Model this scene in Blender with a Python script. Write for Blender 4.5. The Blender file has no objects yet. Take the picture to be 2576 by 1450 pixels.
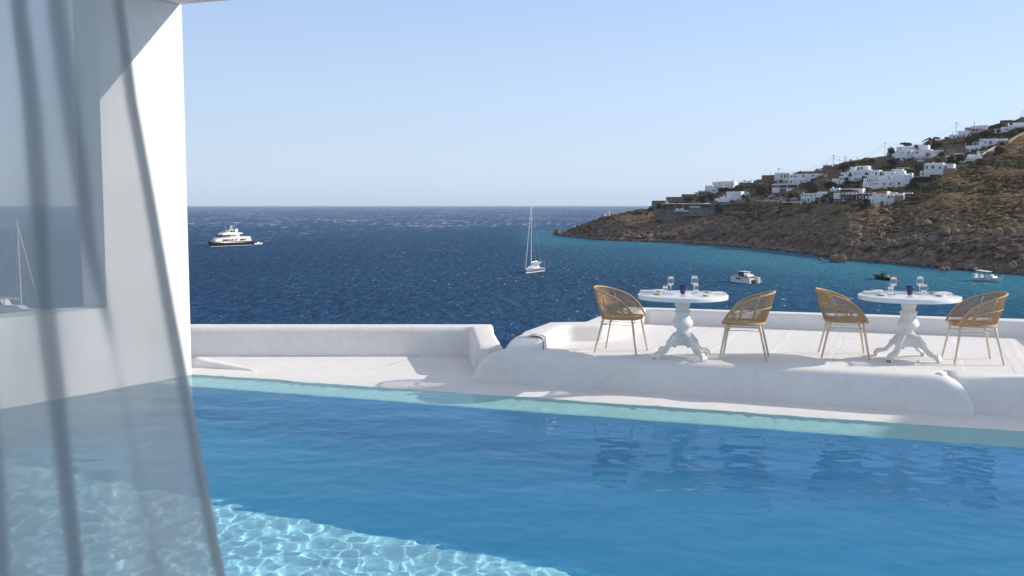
import bpy, bmesh, math, random
from mathutils import Vector, Matrix, noise
R = math.radians
scene = bpy.context.scene
col = scene.collection
random.seed(7)
# ---------------------------------------------------------------- camera
F = 2500.0                      # focal length in pixels of a 2576-wide view
PITCH = math.atan(210 / 2500.0)
CAM = Vector((0, 0, 1.83))
cd = bpy.data.cameras.new('camera'); cam = bpy.data.objects.new('camera', cd); col.objects.link(cam)
scene.camera = cam
cd.sensor_width = 36; cd.lens = 36 * F / 2576; cd.clip_start = .05; cd.clip_end = 60000
cam.location = CAM; cam.rotation_euler = (R(90) - PITCH, 0, 0)
cd.dof.use_dof = True; cd.dof.focus_distance = 34; cd.dof.aperture_fstop = 7.0
# ---------------------------------------------------------------- light
EL = R(24.0); AZ = R(4)
SKYK = 9.4
SUN = Vector((math.cos(EL) * math.cos(AZ), math.cos(EL) * math.sin(AZ), math.sin(EL)))
w = bpy.data.worlds.new('World'); scene.world = w; w.use_nodes = True
nt = w.node_tree; bg = nt.nodes['Background']
sky = nt.nodes.new('ShaderNodeTexSky'); sky.sky_type = 'NISHITA'; sky.sun_disc = False
sky.sun_elevation = EL; sky.sun_rotation = R(90) - AZ
sky.altitude = 20; sky.air_density = 1.0; sky.dust_density = .6; sky.ozone_density = 2.2
# hazy band near the horizon: pale blue air instead of the clear-air yellow
tc = nt.nodes.new('ShaderNodeTexCoord'); sx = nt.nodes.new('ShaderNodeSeparateXYZ'); nt.links.new(tc.outputs['Generated'], sx.inputs[0])
rp_ = nt.nodes.new('ShaderNodeValToRGB'); nt.links.new(sx.outputs[2], rp_.inputs[0]); e_ = rp_.color_ramp.elements
for i, (p_, c_) in enumerate([(0, (.64, .765, .97)), (.03, (.66, .79, .985)), (.10, (.59, .76, 1.01)), (.20, (.48, .66, .99)), (.45, (.47, .53, .66)), (1, (.46, .48, .55))]):
    el_ = e_[i] if i < 2 else e_.new(p_)
    el_.position = p_; el_.color = (*[v * SKYK for v in c_], 1)
mk = nt.nodes.new('ShaderNodeMix'); mk.data_type = 'RGBA'; mk.inputs[0].default_value = .8
br = nt.nodes.new('ShaderNodeMath'); br.operation = 'MULTIPLY_ADD'; nt.links.new(sx.outputs[0], br.inputs[0]); br.inputs[1].default_value = .20; br.inputs[2].default_value = .99
vm = nt.nodes.new('ShaderNodeVectorMath'); vm.operation = 'SCALE'; nt.links.new(rp_.outputs[0], vm.inputs[0]); nt.links.new(br.outputs[0], vm.inputs[3])
nt.links.new(sky.outputs[0], mk.inputs[6]); nt.links.new(vm.outputs[0], mk.inputs[7])
nt.links.new(mk.outputs[2], bg.inputs[0]); bg.inputs[1].default_value = .115
ld = bpy.data.lights.new('sun', 'SUN'); ld.energy = 4.8; ld.angle = R(.5); ld.color = (1, .905, .79)
sun = bpy.data.objects.new('sun', ld); col.objects.link(sun)
sun.rotation_euler = SUN.to_track_quat('Z', 'Y').to_euler(); ld.cycles.is_caustics_light = True
vs_ = scene.view_settings; vs_.view_transform = 'Standard'; vs_.look = 'None'; vs_.exposure = .0; vs_.gamma = 1
cy = scene.cycles
cy.max_bounces = 10; cy.diffuse_bounces = 3; cy.glossy_bounces = 4; cy.transmission_bounces = 8; cy.transparent_max_bounces = 24
cy.sample_clamp_indirect = 6; cy.use_denoising = True; cy.caustics_refractive = True; cy.caustics_reflective = False
SEA = -20.2
# ---------------------------------------------------------------- pixel helpers (2576 x 1450 view of the photograph, used only to measure)
def ray(x, y):
    a = (x - 1288) / F; b = (725 - y) / F
    cp, sp = math.cos(PITCH), math.sin(PITCH)
    return Vector((a, cp + sp * b, -sp + cp * b))
def at_z(x, y, z):
    d = ray(x, y); return CAM + d * ((z - CAM.z) / d.z)
def at_y(x, y, dist):
    d = ray(x, y); return CAM + d * (dist / d.y)
def at_plane(x, y, p, n):
    d = ray(x, y); return CAM + d * ((p - CAM).dot(n) / d.dot(n))
def lerp(tab, x):
    if x <= tab[0][0]: return tab[0][1]
    for (a, va), (b, vb) in zip(tab, tab[1:]):
        if x <= b: return va + (vb - va) * (x - a) / (b - a)
    return tab[-1][1]
def N(x, y, z=0): return noise.noise(Vector((x, y, z)))
# ---------------------------------------------------------------- materials
def mat(name, base=(.8, .8, .8), rough=.5, spec=.5, metal=0, **k):
    m = bpy.data.materials.new(name); m.use_nodes = True
    b = m.node_tree.nodes['Principled BSDF']
    b.inputs['Base Color'].default_value = (*base, 1); b.inputs['Roughness'].default_value = rough
    b.inputs['Specular IOR Level'].default_value = spec; b.inputs['Metallic'].default_value = metal
    return m
def nd(m, t, **k):
    n = m.node_tree.nodes.new(t)
    for a, v in k.items(): setattr(n, a, v)
    return n
def lk(m, a, b): m.node_tree.links.new(a, b)
def coords(m, scale=(1, 1, 1), rot=(0, 0, 0), kind='Object'):
    t = nd(m, 'ShaderNodeTexCoord'); mp = nd(m, 'ShaderNodeMapping')
    mp.inputs['Scale'].default_value = scale; mp.inputs['Rotation'].default_value = rot
    lk(m, t.outputs[kind], mp.inputs[0]); return mp.outputs[0]
def noise_n(m, vec, scale, detail=4, rough=.55):
    n = nd(m, 'ShaderNodeTexNoise'); n.inputs['Scale'].default_value = scale; n.inputs['Detail'].default_value = detail
    n.inputs['Roughness'].default_value = rough
    lk(m, vec, n.inputs['Vector']); return n.outputs['Fac']
def ramp(m, fac, stops):
    r = nd(m, 'ShaderNodeValToRGB'); e = r.color_ramp.elements
    while len(e) < len(stops): e.new(.5)
    for s, (p, c) in zip(e, stops):
        s.position = p; s.color = (*c, 1) if len(c) == 3 else c
    lk(m, fac, r.inputs[0]); return r.outputs[0]
def mixc(m, fac, a, b, mode='MIX'):
    n = nd(m, 'ShaderNodeMix', data_type='RGBA', blend_type=mode)
    for s, v in ((0, fac), (6, a), (7, b)):
        if hasattr(v, 'is_linked') or hasattr(v, 'links'): lk(m, v, n.inputs[s])
        elif s == 0: n.inputs[0].default_value = v
        else: n.inputs[s].default_value = (*v, 1)
    return n.outputs[2]
def mathn(m, op, a, b=0.0, clamp=False):
    n = nd(m, 'ShaderNodeMath', operation=op); n.use_clamp = clamp
    for s, v in ((0, a), (1, b)):
        if hasattr(v, 'links'): lk(m, v, n.inputs[s])
        else: n.inputs[s].default_value = v
    return n.outputs[0]
def bump(m, h, strength=.3, dist=.02, bsdf='Principled BSDF'):
    b = nd(m, 'ShaderNodeBump'); b.inputs['Strength'].default_value = strength; b.inputs['Distance'].default_value = dist
    lk(m, h, b.inputs['Height']); lk(m, b.outputs[0], m.node_tree.nodes[bsdf].inputs['Normal']); return b
def setc(m, c): lk(m, c, m.node_tree.nodes['Principled BSDF'].inputs['Base Color'])
def varied(name, c0, c1, scale=3, rough=.7, b=.2, bs=40, bd=.01, spec=.3):
    m = mat(name, c0, rough, spec); v = coords(m)
    setc(m, mixc(m, ramp(m, noise_n(m, v, scale), [(.35, (0, 0, 0)), (.65, (1, 1, 1))]), c0, c1))
    if b: bump(m, noise_n(m, v, bs), b, bd)
    return m
# limewash plaster of the walls near the camera
M = {}
def plaster(name, lines=False):
    m = mat(name, (.82, .81, .80), .75, .25); v = coords(m)
    big = ramp(m, noise_n(m, v, 1.3, 5), [(.3, (.80, .78, .765)), (.7, (.84, .83, .82))])
    sm = ramp(m, noise_n(m, v, 9, 6, .7), [(.3, (.93, .925, .92)), (.6, (1, 1, 1))])
    c = mixc(m, 1, big, sm, 'MULTIPLY')
    st = ramp(m, noise_n(m, coords(m, (1, 1, 3.5)), 1.1, 7, .75), [(.60, (1, 1, 1)), (.72, (.9, .875, .84))])
    c = mixc(m, .8, c, st, 'MULTIPLY')
    h = mathn(m, 'ADD', mathn(m, 'MULTIPLY', noise_n(m, v, 120, 3), .35), noise_n(m, v, 7, 4))
    if lines:
        mp = coords(m, rot=(0, 0, R(22)))
        s = nd(m, 'ShaderNodeSeparateXYZ'); lk(m, mp, s.inputs[0])
        wob = mathn(m, 'MULTIPLY', noise_n(m, v, .9, 2), .12)
        u = mathn(m, 'ADD', s.outputs[0], wob)
        for per, off, wid, cc in ((.71, .1, .028, (1.15, 1.15, 1.15)), (.71, .17, .012, (.80, .79, .79)), (1.93, .8, .012, (.84, .84, .84))):
            f = mathn(m, 'FRACT', mathn(m, 'DIVIDE', mathn(m, 'ADD', u, off), per))
            msk = mathn(m, 'MULTIPLY', mathn(m, 'LESS_THAN', f, wid), ramp(m, noise_n(m, v, 2.3, 3), [(.30, (0, 0, 0)), (.48, (1, 1, 1))]))
            c = mixc(m, msk, c, mixc(m, 1, c, cc, 'MULTIPLY'))
        scuff = ramp(m, noise_n(m, coords(m, (9, .8, 1), (0, 0, R(25))), 2.2, 6, .7), [(.5, (1, 1, 1)), (.68, (.925, .92, .92))])
        c = mixc(m, .8, c, scuff, 'MULTIPLY')
    dv = nd(m, 'ShaderNodeVectorMath', operation='ADD'); nn = nd(m, 'ShaderNodeTexNoise'); nn.inputs['Scale'].default_value = 2.5; nn.inputs['Detail'].default_value = 4; lk(m, v, nn.inputs['Vector'])
    lk(m, v, dv.inputs[0]); sv = nd(m, 'ShaderNodeVectorMath', operation='SCALE'); sv.inputs[3].default_value = .35; lk(m, nn.outputs['Color'], sv.inputs[0]); lk(m, sv.outputs[0], dv.inputs[1])
    vo = nd(m, 'ShaderNodeTexVoronoi', feature='DISTANCE_TO_EDGE'); vo.inputs['Scale'].default_value = .9; lk(m, dv.outputs[0], vo.inputs['Vector'])
    ck = mathn(m, 'MULTIPLY', mathn(m, 'LESS_THAN', vo.outputs['Distance'], .0035), ramp(m, noise_n(m, v, .9, 3), [(.50, (0, 0, 0)), (.6, (1, 1, 1))]))
    c = mixc(m, mathn(m, 'MULTIPLY', ck, .10), c, (.45, .42, .38))
    h = mathn(m, 'ADD', h, mathn(m, 'MULTIPLY', noise_n(m, coords(m, (1, 1, 2.5)), 22, 5, .7), .5))
    setc(m, c); bump(m, h, .42, .013); return m
M['plaster'] = plaster('limewash_plaster'); M['floor'] = plaster('painted_terrace_floor', True)
M['white_paint'] = mat('white_gloss_paint', (.83, .83, .82), .12, .5)
M['white_wood'] = varied('white_painted_wood', (.82, .81, .79), (.76, .75, .72), 6, .42, .1, 60, .004)
M['cream_metal'] = mat('cream_powder_coat', (.66, .56, .43), .4)
M['rope'] = varied('tan_rope', (.55, .375, .225), (.40, .265, .15), 30, .75, .4, 300, .002)
M['rope_rim'] = varied('tan_rope_binding', (.56, .38, .225), (.45, .30, .17), 60, .7, .4, 300, .002)
M['cup'] = mat('cobalt_glazed_ceramic', (.022, .012, .12), .12, .6)
M['bamboo'] = mat('bamboo', (.5, .3, .1), .5)
M['steel'] = mat('brushed_steel', (.6, .6, .6), .25, .5, 1)
M['linen'] = varied('white_linen', (.8, .8, .8), (.74, .74, .75), 10, .9, .3, 200, .002)
M['china'] = mat('white_china', (.82, .82, .8), .15)
m = M['glass'] = bpy.data.materials.new('clear_glass'); m.use_nodes = True; m.node_tree.nodes.clear()
g = nd(m, 'ShaderNodeBsdfGlass'); g.inputs['IOR'].default_value = 1.45; g.inputs['Roughness'].default_value = 0
tr = nd(m, 'ShaderNodeBsdfTransparent'); mx = nd(m, 'ShaderNodeMixShader'); mx.inputs[0].default_value = .85
o_ = nd(m, 'ShaderNodeOutputMaterial'); lk(m, tr.outputs[0], mx.inputs[1]); lk(m, g.outputs[0], mx.inputs[2]); lk(m, mx.outputs[0], o_.inputs[0])
# ---------------------------------------------------------------- object helpers
def tag(o, label=None, cat=None, group=None, kind=None):
    if label: o['label'] = label
    if cat: o['category'] = cat
    if group: o['group'] = group
    if kind or label: o['kind'] = kind or 'thing'
    return o
def empty(name, loc, label, cat, group=None, rz=0, scale=1):
    o = bpy.data.objects.new(name, None); col.objects.link(o); o.location = loc; o.rotation_euler = (0, 0, rz); o.scale = (scale,) * 3
    o.empty_display_size = .2
    return tag(o, label, cat, group)
def obj(name, verts, faces, m, parent=None, smooth=False, loc=None):
    me = bpy.data.meshes.new(name); me.from_pydata([tuple(v) for v in verts], [], faces); me.update()
    for mm in (m if isinstance(m, (list, tuple)) else [m]): me.materials.append(mm)
    if smooth: me.polygons.foreach_set('use_smooth', [True] * len(me.polygons))
    o = bpy.data.objects.new(name, me); col.objects.link(o)
    if parent: o.parent = parent
    if loc is not None: o.location = loc
    return o
class MB:
    """collects simple solids into one mesh"""
    def __init__(s): s.v = []; s.f = []
    def add(s, v, f):
        n = len(s.v); s.v += [tuple(p) for p in v]; s.f += [tuple(i + n for i in q) for q in f]; return s
    def box(s, a, b):
        x0, y0, z0 = a; x1, y1, z1 = b
        v = [(x0, y0, z0), (x1, y0, z0), (x1, y1, z0), (x0, y1, z0), (x0, y0, z1), (x1, y0, z1), (x1, y1, z1), (x0, y1, z1)]
        return s.add(v, [(0, 3, 2, 1), (4, 5, 6, 7), (0, 1, 5, 4), (1, 2, 6, 5), (2, 3, 7, 6), (3, 0, 4, 7)])
    def prism(s, pts, z0, z1):
        n = len(pts); v = [(p[0], p[1], z0) for p in pts] + [(p[0], p[1], z1) for p in pts]
        return s.add(v, [tuple(range(n))[::-1], tuple(range(n, 2 * n))] + [(i, (i + 1) % n, n + (i + 1) % n, n + i) for i in range(n)])
    def side(s, pts, y0, y1):
        """outline in x,z extruded along y"""
        n = len(pts); v = [(p[0], y0, p[1]) for p in pts] + [(p[0], y1, p[1]) for p in pts]
        return s.add(v, [tuple(range(n)), tuple(range(n, 2 * n))[::-1]] + [(n + i, n + (i + 1) % n, (i + 1) % n, i) for i in range(n)])
    def tube(s, pts, rad, seg=6, closed=False):
        pts = [Vector(p) for p in pts]; n = len(pts); rs = rad if isinstance(rad, (list, tuple)) else [rad] * n
        base = len(s.v); pn = None
        for i, p in enumerate(pts):
            if closed: t = pts[(i + 1) % n] - pts[i - 1]
            else: t = pts[min(i + 1, n - 1)] - pts[max(i - 1, 0)]
            t.normalize()
            if pn is None: a = t.orthogonal().normalized()
            else:
                a = pn - t * pn.dot(t)
                a = a.normalized() if a.length > 1e-5 else t.orthogonal().normalized()
            pn = a; b = t.cross(a)
            for k in range(seg):
                q = p + (a * math.cos(2 * math.pi * k / seg) + b * math.sin(2 * math.pi * k / seg)) * rs[i]; s.v.append(tuple(q))
        for i in range(n if closed else n - 1):
            for k in range(seg):
                a0 = base + i * seg; a1 = base + ((i + 1) % n) * seg
                s.f.append((a0 + k, a0 + (k + 1) % seg, a1 + (k + 1) % seg, a1 + k))
        if not closed:
            s.f.append(tuple(base + k for k in range(seg))[::-1]); s.f.append(tuple(base + (n - 1) * seg + k for k in range(seg)))
        return s
    def lathe(s, prof, seg=24, c=(0, 0, 0), close=False):
        base = len(s.v); n = len(prof)
        for r, z in prof:
            for k in range(seg):
                a = 2 * math.pi * k / seg; s.v.append((c[0] + r * math.cos(a), c[1] + r * math.sin(a), c[2] + z))
        for i in range(n if close else n - 1):
            j = (i + 1) % n
            for k in range(seg):
                s.f.append((base + i * seg + k, base + i * seg + (k + 1) % seg, base + j * seg + (k + 1) % seg, base + j * seg + k))
        if not close:
            s.f.append(tuple(base + k for k in range(seg))[::-1]); s.f.append(tuple(base + (n - 1) * seg + k for k in range(seg)))
        return s
    def ball(s, c, r, seg=10, rings=6, jit=0, flat=1):
        base = len(s.v); c = Vector(c); r = r if isinstance(r, (tuple, list)) else (r, r, r * flat)
        P = [(0, 0, 1)] + [(math.sin(math.pi * i / rings) * math.cos(2 * math.pi * k / seg), math.sin(math.pi * i / rings) * math.sin(2 * math.pi * k / seg), math.cos(math.pi * i / rings)) for i in range(1, rings) for k in range(seg)] + [(0, 0, -1)]
        for p in P:
            j = 1 + (random.uniform(-jit, jit) if jit else 0); s.v.append((c[0] + p[0] * r[0] * j, c[1] + p[1] * r[1] * j, c[2] + p[2] * r[2] * j))
        for k in range(seg): s.f.append((base, base + 1 + k, base + 1 + (k + 1) % seg))
        for i in range(rings - 2):
            for k in range(seg):
                a = base + 1 + i * seg; b = a + seg; s.f.append((a + k, b + k, b + (k + 1) % seg, a + (k + 1) % seg))
        l = len(s.v) - 1
        for k in range(seg): s.f.append((l, l - seg + (k + 1) % seg, l - seg + k))
        return s
    def build(s, name, m, parent=None, smooth=False, loc=None): return fixn(obj(name, s.v, s.f, m, parent, smooth, loc))
def fixn(o):
    b = bmesh.new(); b.from_mesh(o.data); bmesh.ops.recalc_face_normals(b, faces=b.faces); b.to_mesh(o.data); b.free(); return o
def bevel(o, wdt=.01, seg=3):
    md = o.modifiers.new('bevel', 'BEVEL'); md.width = wdt; md.segments = seg; md.limit_method = 'ANGLE'; md.angle_limit = R(40)
    for p in o.data.polygons: p.use_smooth = True
    return o
def strip(name, st, m, r=.06, parent=None, cap=True, na=6, sub=.12):
    """rounded wall: stations (inner xy, outer xy, z bottom, z top)"""
    S = []
    for a, b in zip(st, st[1:]):
        L = max((Vector(a[0]) - Vector(b[0])).length, (Vector(a[1]) - Vector(b[1])).length); n = max(1, int(L / sub))
        for i in range(n):
            t = i / n; S.append(tuple(tuple(p + (q - p) * t for p, q in zip(x, y)) if isinstance(x, tuple) else x + (y - x) * t for x, y in zip(a, b)))
    S.append(st[-1]); V = []; k = 0
    for I, O, zb, zt in S:
        I = Vector(I); O = Vector(O); d = (O - I); W = d.length; d = d / W; h = max(zt - zb, .002); rr = min(r, W / 2.01, h * .9)
        w1 = .006 * N(I.x * 2.1, I.y * 2.1, 3); w2 = .006 * N(O.x * 2.1, O.y * 2.1, 9); zz = .004 * N(I.x * 1.3, I.y * 1.3, 5) * min(1, h / .2)
        pr = [(w1, zb), (w1, zb + (h - rr) * .5), (w1, zt - rr)]
        pr += [(rr - rr * math.cos(a), zt - rr + rr * math.sin(a)) for a in [math.pi / 2 * i / na for i in range(1, na + 1)]]
        pr += [(W - rr + rr * math.sin(a), zt - rr + rr * math.cos(a)) for a in [math.pi / 2 * i / na for i in range(0, na)]]
        pr += [(W + w2, zt - rr), (W + w2, zb + (h - rr) * .5), (W + w2, zb)]
        k = len(pr)
        for u, z in pr:
            q = I + d * u; V.append((q.x, q.y, z + (zz if z > zb + h * .5 else 0)))
    Fc = []
    for i in range(len(S) - 1):
        for j in range(k - 1):
            Fc.append((i * k + j, i * k + j + 1, (i + 1) * k + j + 1, (i + 1) * k + j))
    if cap: Fc += [tuple(range(k))[::-1], tuple((len(S) - 1) * k + j for j in range(k))]
    return obj(name, V, Fc, m, parent, True)
def copy_tree(o, parent=None):
    c = o.copy(); col.objects.link(c); c.parent = parent
    for ch in list(o.children): copy_tree(ch, c)
    return c
# ================================================================ SETTING NEAR THE CAMERA
IORW = 1.15
ZD = -.37; ZW = -.39; ZF = -1.6
XY = lambda p: (p.x, p.y)
# waterline and coping direction
WA = at_z(483, 942, ZW); WB = at_z(2576, 1086, ZW)
E1 = Vector(((WB - WA).x, (WB - WA).y)).normalized(); E2 = Vector((E1.y, -E1.x))      # E2: towards the camera
if E2.y > 0: E2 = -E2
W0 = Vector((WA.x, WA.y)); LEN = (Vector((WB.x, WB.y)) - W0).length
def pool_pt(s, q): return W0 + E1 * s + E2 * q
# pool rim: deck, wet slope, ledge, drop
prof = [(-1.4, ZD), (-.9, ZD), (-.5, ZD + .004), (-.22, ZD), (-.08, ZD - .008), (0, ZW + .001), (.12, ZW - .022), (.3, ZW - .05), (.5, ZW - .085), (.575, ZW - .105), (.60, ZW - .14), (.60, ZW - .4), (.60, ZF)]
V = []; Fc = []; n = 150; k = len(prof)
for i in range(n + 1):
    s = -2.2 + (LEN + 7.2) * i / n
    for j, (q, z) in enumerate(prof):
        wob = .005 * N(s * 1.1, j * .2, 2) + .004 * N(s * 6, j, 4) if 4 < j < 12 else 0
        p = pool_pt(s, q + wob); V.append((p.x, p.y, z + (.002 * N(s * 4, q * 4, 8) if j < 9 else 0)))
for i in range(n):
    for j in range(k - 1): Fc.append((i * k + j, i * k + j + 1, (i + 1) * k + j + 1, (i + 1) * k + j))
m = plaster('pool_rim_plaster')
rim = tag(obj('pool_rim', V, Fc, m, smooth=True), kind='structure')
mw = mat('pool_ledge_render', (.5, .8, .77), .6, .3); v = coords(mw)
setc(mw, mixc(mw, noise_n(mw, v, 5, 5), (.36, .72, .74), (.50, .80, .79))); bump(mw, noise_n(mw, v, 60), .4, .01)
rim.data.materials.append(mw)
mf = mat('pool_floor_blue', (.12, .42, .60), .7, .2); v = coords(mf); setc(mf, mixc(mf, noise_n(mf, v, 1.5, 4), (.06, .51, .82), (.09, .57, .87))); bump(mf, noise_n(mf, v, 80), .2, .01)
rim.data.materials.append(mf)
for p in rim.data.polygons:
    j = p.index % (k - 1); p.material_index = 0 if j < 5 else (1 if j < 9 else 2)
# pool basin floor
c = [pool_pt(-4, .58), pool_pt(LEN + 5, .58), pool_pt(LEN + 5, 11.5), pool_pt(-4, 11.5)]
fl = tag(obj('pool_floor', [(p.x, p.y, ZF) for p in c], [(0, 1, 2, 3)], mf), kind='structure')
# pool water with a gently rippled surface
V = []; Fc = []; ds = .026; ns = int((LEN + 3.4) / ds); nq = int(9.0 / ds)
for j in range(nq + 1):
    for i in range(ns + 1):
        p = pool_pt(-2.2 + i * ds, -.05 + j * ds)
        a = .0034 * N(p.x * 8.4, p.y * 8.4, 1.5) + .0011 * N(p.x * 16, p.y * 16, 7) + .0042 * N(p.x * 2.2, p.y * 3.0, 11) + .006 * N(p.x * 1.1, p.y * 2.4, 4)
        V.append((p.x, p.y, ZW + a))
for j in range(nq):
    for i in range(ns):
        a = j * (ns + 1) + i; Fc.append((a, a + 1, a + ns + 2, a + ns + 1))
m = bpy.data.materials.new('pool_water_surface'); m.use_nodes = True; m.node_tree.nodes.clear()
g = nd(m, 'ShaderNodeBsdfGlass'); g.inputs['IOR'].default_value = IORW; g.inputs['Roughness'].default_value = .02; g.inputs['Color'].default_value = (.94, .99, 1, 1)
lk(m, g.outputs[0], nd(m, 'ShaderNodeOutputMaterial').inputs[0])
water = tag(obj('pool_water', V, Fc, m, smooth=True), kind='structure')
if water.data.polygons[0].normal.z < 0: water.data.flip_normals()
water.cycles.is_caustics_caster = True
for o in (rim, fl): o.cycles.is_caustics_receiver = True
# lower deck left of the upper terrace
c = [at_z(380, 880, ZD), at_z(1480, 880, ZD)]
b_ = at_z(1180, 895.5, ZD); lp = [pool_pt(-2.2, -1.2), pool_pt(4.6, -1.2), Vector((b_.x + .2, b_.y + .2)), Vector((-7.5, b_.y + .5))]
tag(obj('lower_terrace_floor', [(p[0], p[1], ZD - .004) for p in lp], [(0, 1, 2, 3)], M['floor']), kind='structure')
# ---- upper terrace floor and its rounded riser
fr = [at_z(1287, 887, 0), at_z(1656, 907, 0), at_z(2024, 925.7, 0), at_z(2364, 949, 0)]
FD = Vector(((fr[3] - fr[0]).x, (fr[3] - fr[0]).y)).normalized(); FN = Vector((FD.y, -FD.x)); FN = FN if FN.y < 0 else -FN
F0 = Vector(XY(fr[0]))
def fpt(s, q): p = F0 + FD * s + FN * q; return (p.x, p.y)
fa = fpt(-.1, -.35); fb = fpt(10.5, -.35)
tag(obj('upper_terrace_floor', [(*fa, .0), (*fb, .0), (11, 15.6, 0), (1.5, 16.4, 0), (.6, 13.9, 0)], [(0, 1, 2, 3, 4)], M['floor']), kind='structure')
def ease(t): return math.sqrt(max(0, 1 - (1 - t) ** 2))
ex = Vector((at_z(2456, 1057, ZD) - at_z(1194, 968, ZD))[:2]).length
s0 = -.50; s1 = (Vector(XY(at_z(2456, 1057, ZD))) - F0).dot(FD)
st = []
for t in (0, .03, .1, .2, .35, .5, .7, .85, 1): st.append((fpt(s0 + .45 * t, -.5), fpt(s0 + .45 * t, .10), ZD - .02, ZD + .395 * ease(t)))
for t in (.4, .8): st.append((fpt(s0 + .45 + (s1 - s0 - .85) * t, -.5), fpt(s0 + .45 + (s1 - s0 - .85) * t, .10), ZD - .02, .012))
for t in (1, .85, .7, .5, .35, .2, .1, .03, 0): st.append((fpt(s1 - .38 * t, -.5), fpt(s1 - .38 * t, .12), ZD - .02, ZD + .39 * ease(t)))
tag(strip('terrace_riser_wall', st, M['plaster'], .13), 'long low white rounded retaining wall between the pool rim and the dining terrace', 'wall')
st = [(fpt(s1 - .3, -.6), fpt(s1 - .3, -.03), ZD - .02, .0), (fpt(s1 + .02, -.6), fpt(s1 + .02, -.03), ZD - .02, .008), (fpt(s1 + 5, -.2), fpt(s1 + 5, .30), ZD - .02, .008)]
tag(strip('terrace_riser_wall', st, M['plaster'], .13), 'short white retaining wall stepping back at the right end of the long pool wall', 'wall')
# scupper hump near the right end of the riser
p = at_z(2365, 944, .01); mb = MB().ball((p.x, p.y, -.01), (.05, .10, .05), 12, 8)
tag(mb.build('spout', M['plaster'], smooth=True), 'small white plaster spout mound on the terrace edge above the pool', 'spout')
# ---- parapet around the upper terrace
P1 = at_z(1352, 891, 0); P2 = at_z(1420, 860, 0); P3 = at_z(1527, 858, 0); P4 = at_z(1625, 814, 0); P5 = at_z(2576, 850, 0)
ext = P5 + (P5 - P4).normalized() * 3.5
def v2(p, dx=0, dy=0): return (p.x + dx, p.y + dy)
H = .225
st = []
dirv = (P2 - P1).normalized()
for t in (0, .04, .12, .25, .4, .6, .8, 1):
    a = P1 + dirv * .02 + dirv * .34 * t
    st.append((v2(a), v2(a, -.42 + .08 * t, .10 + .04 * t), ZD, .0 + .18 * ease(t)))
st += [(v2(P1 + dirv * .5), v2(P1 + dirv * .5, -.34, .14), ZD, .205), (v2(P2), v2(P2, -.20, .34), ZD, H)]
st += [(v2(P3), v2(P3, -.22, .34), ZD, H), (v2(P4), v2(P4, -.28, .34), ZD, H), (v2(P5), v2(P5, .08, .36), ZD, H), (v2(ext), v2(ext, .08, .36), ZD, H)]
tag(strip('terrace_parapet', st, M['plaster'], .055), 'low white parapet stepping round the far edge of the dining terrace', 'wall')
# ---- parapet of the lower terrace with its return
A = at_z(440, 897, ZD); B = at_z(1180, 895.5, ZD); C = at_z(1195, 943, ZD)
H2 = .06
st = [(v2(A, -1.2), v2(A, -1.2, .36), ZD - .02, H2 + .01), (v2(A), v2(A, 0, .36), ZD - .02, H2 + .01), (v2(B), v2(B, .35, .36), ZD - .02, H2 - .005),
      (v2(B, .02, -.25), v2(B, .37, -.25), ZD - .02, H2 - .01), (v2(C, .0, .10), v2(C, .37, .12), ZD - .02, .0), (v2(C), v2(C, .36), ZD - .02, -.03)]
tag(strip('lower_parapet', st, M['plaster'], .09), 'white parapet facing the sea at the left, turning towards the pool at its right end', 'wall')
# low curb that tapers out beside the villa wall
pts = [at_z(470, 922, ZD), at_z(500, 925, ZD), at_z(560, 929, ZD), at_z(610, 932, ZD), at_z(648, 936, ZD)]
hh = [.11, .11, .07, .035, .006]; ww = [.3, .28, .2, .12, .03]
st = [(v2(p, 0, w_), v2(p), ZD - .02, ZD + h_) for p, h_, w_ in zip(pts, hh, ww)]
tag(strip('deck_curb', st, M['plaster'], .05), 'small white plaster curb tapering away from the villa wall onto the deck', 'curb')
# ---- villa wall with the window opening and the roof slab over it
Fc0 = at_z(482, 940, ZD); wd = Vector((-.532, -.847)); wn = Vector((.847, -.532))
villa = empty('villa', (Fc0.x, Fc0.y, ZD), 'sunlit white villa at the far left with a large square window opening', 'house')
def wp(s, t): p = Vector((Fc0.x, Fc0.y)) + wd * s - wn * t; return (p.x - Fc0.x, p.y - Fc0.y)
TH = .455; ZT = at_y(457, 13, Fc0.y).z
sill = .60; so = 1.225; sl = 4.3
mb = MB()
for (a, b, z0, z1) in ((0, so, -2.0, ZT), (so, sl, -2.0, sill), (sl, 13.5, -2.0, ZT)):
    mb.prism([wp(a, 0), wp(a, TH), wp(b, TH), wp(b, 0)], z0 - ZD, z1 - ZD)
wl = mb.build('wall', M['plaster'], villa)
e = Vector((.942, -.335))
def rp(t, s): p = Vector((Fc0.x, Fc0.y)) + e * t + wd * s; return (p.x - Fc0.x, p.y - Fc0.y)
q = 4.7
mb = MB().prism([rp(-.5, .02), rp(q, .02), rp(q, 15.5), rp(-.5, 15.5)][::-1], ZT + .003 - ZD, ZT + .28 - ZD)
bevel(mb.build('roof', M['plaster'], villa), .012, 2)
# unseen pier added right of the camera to keep sun off the curtain
mb = MB().box((1.75, -1.5, -.42), (2.2, 2.7, 4.5))
tag(mb.build('added_shade_pier', M['plaster']), 'added unseen white pier beside the camera, shading the curtain', 'wall')
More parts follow.
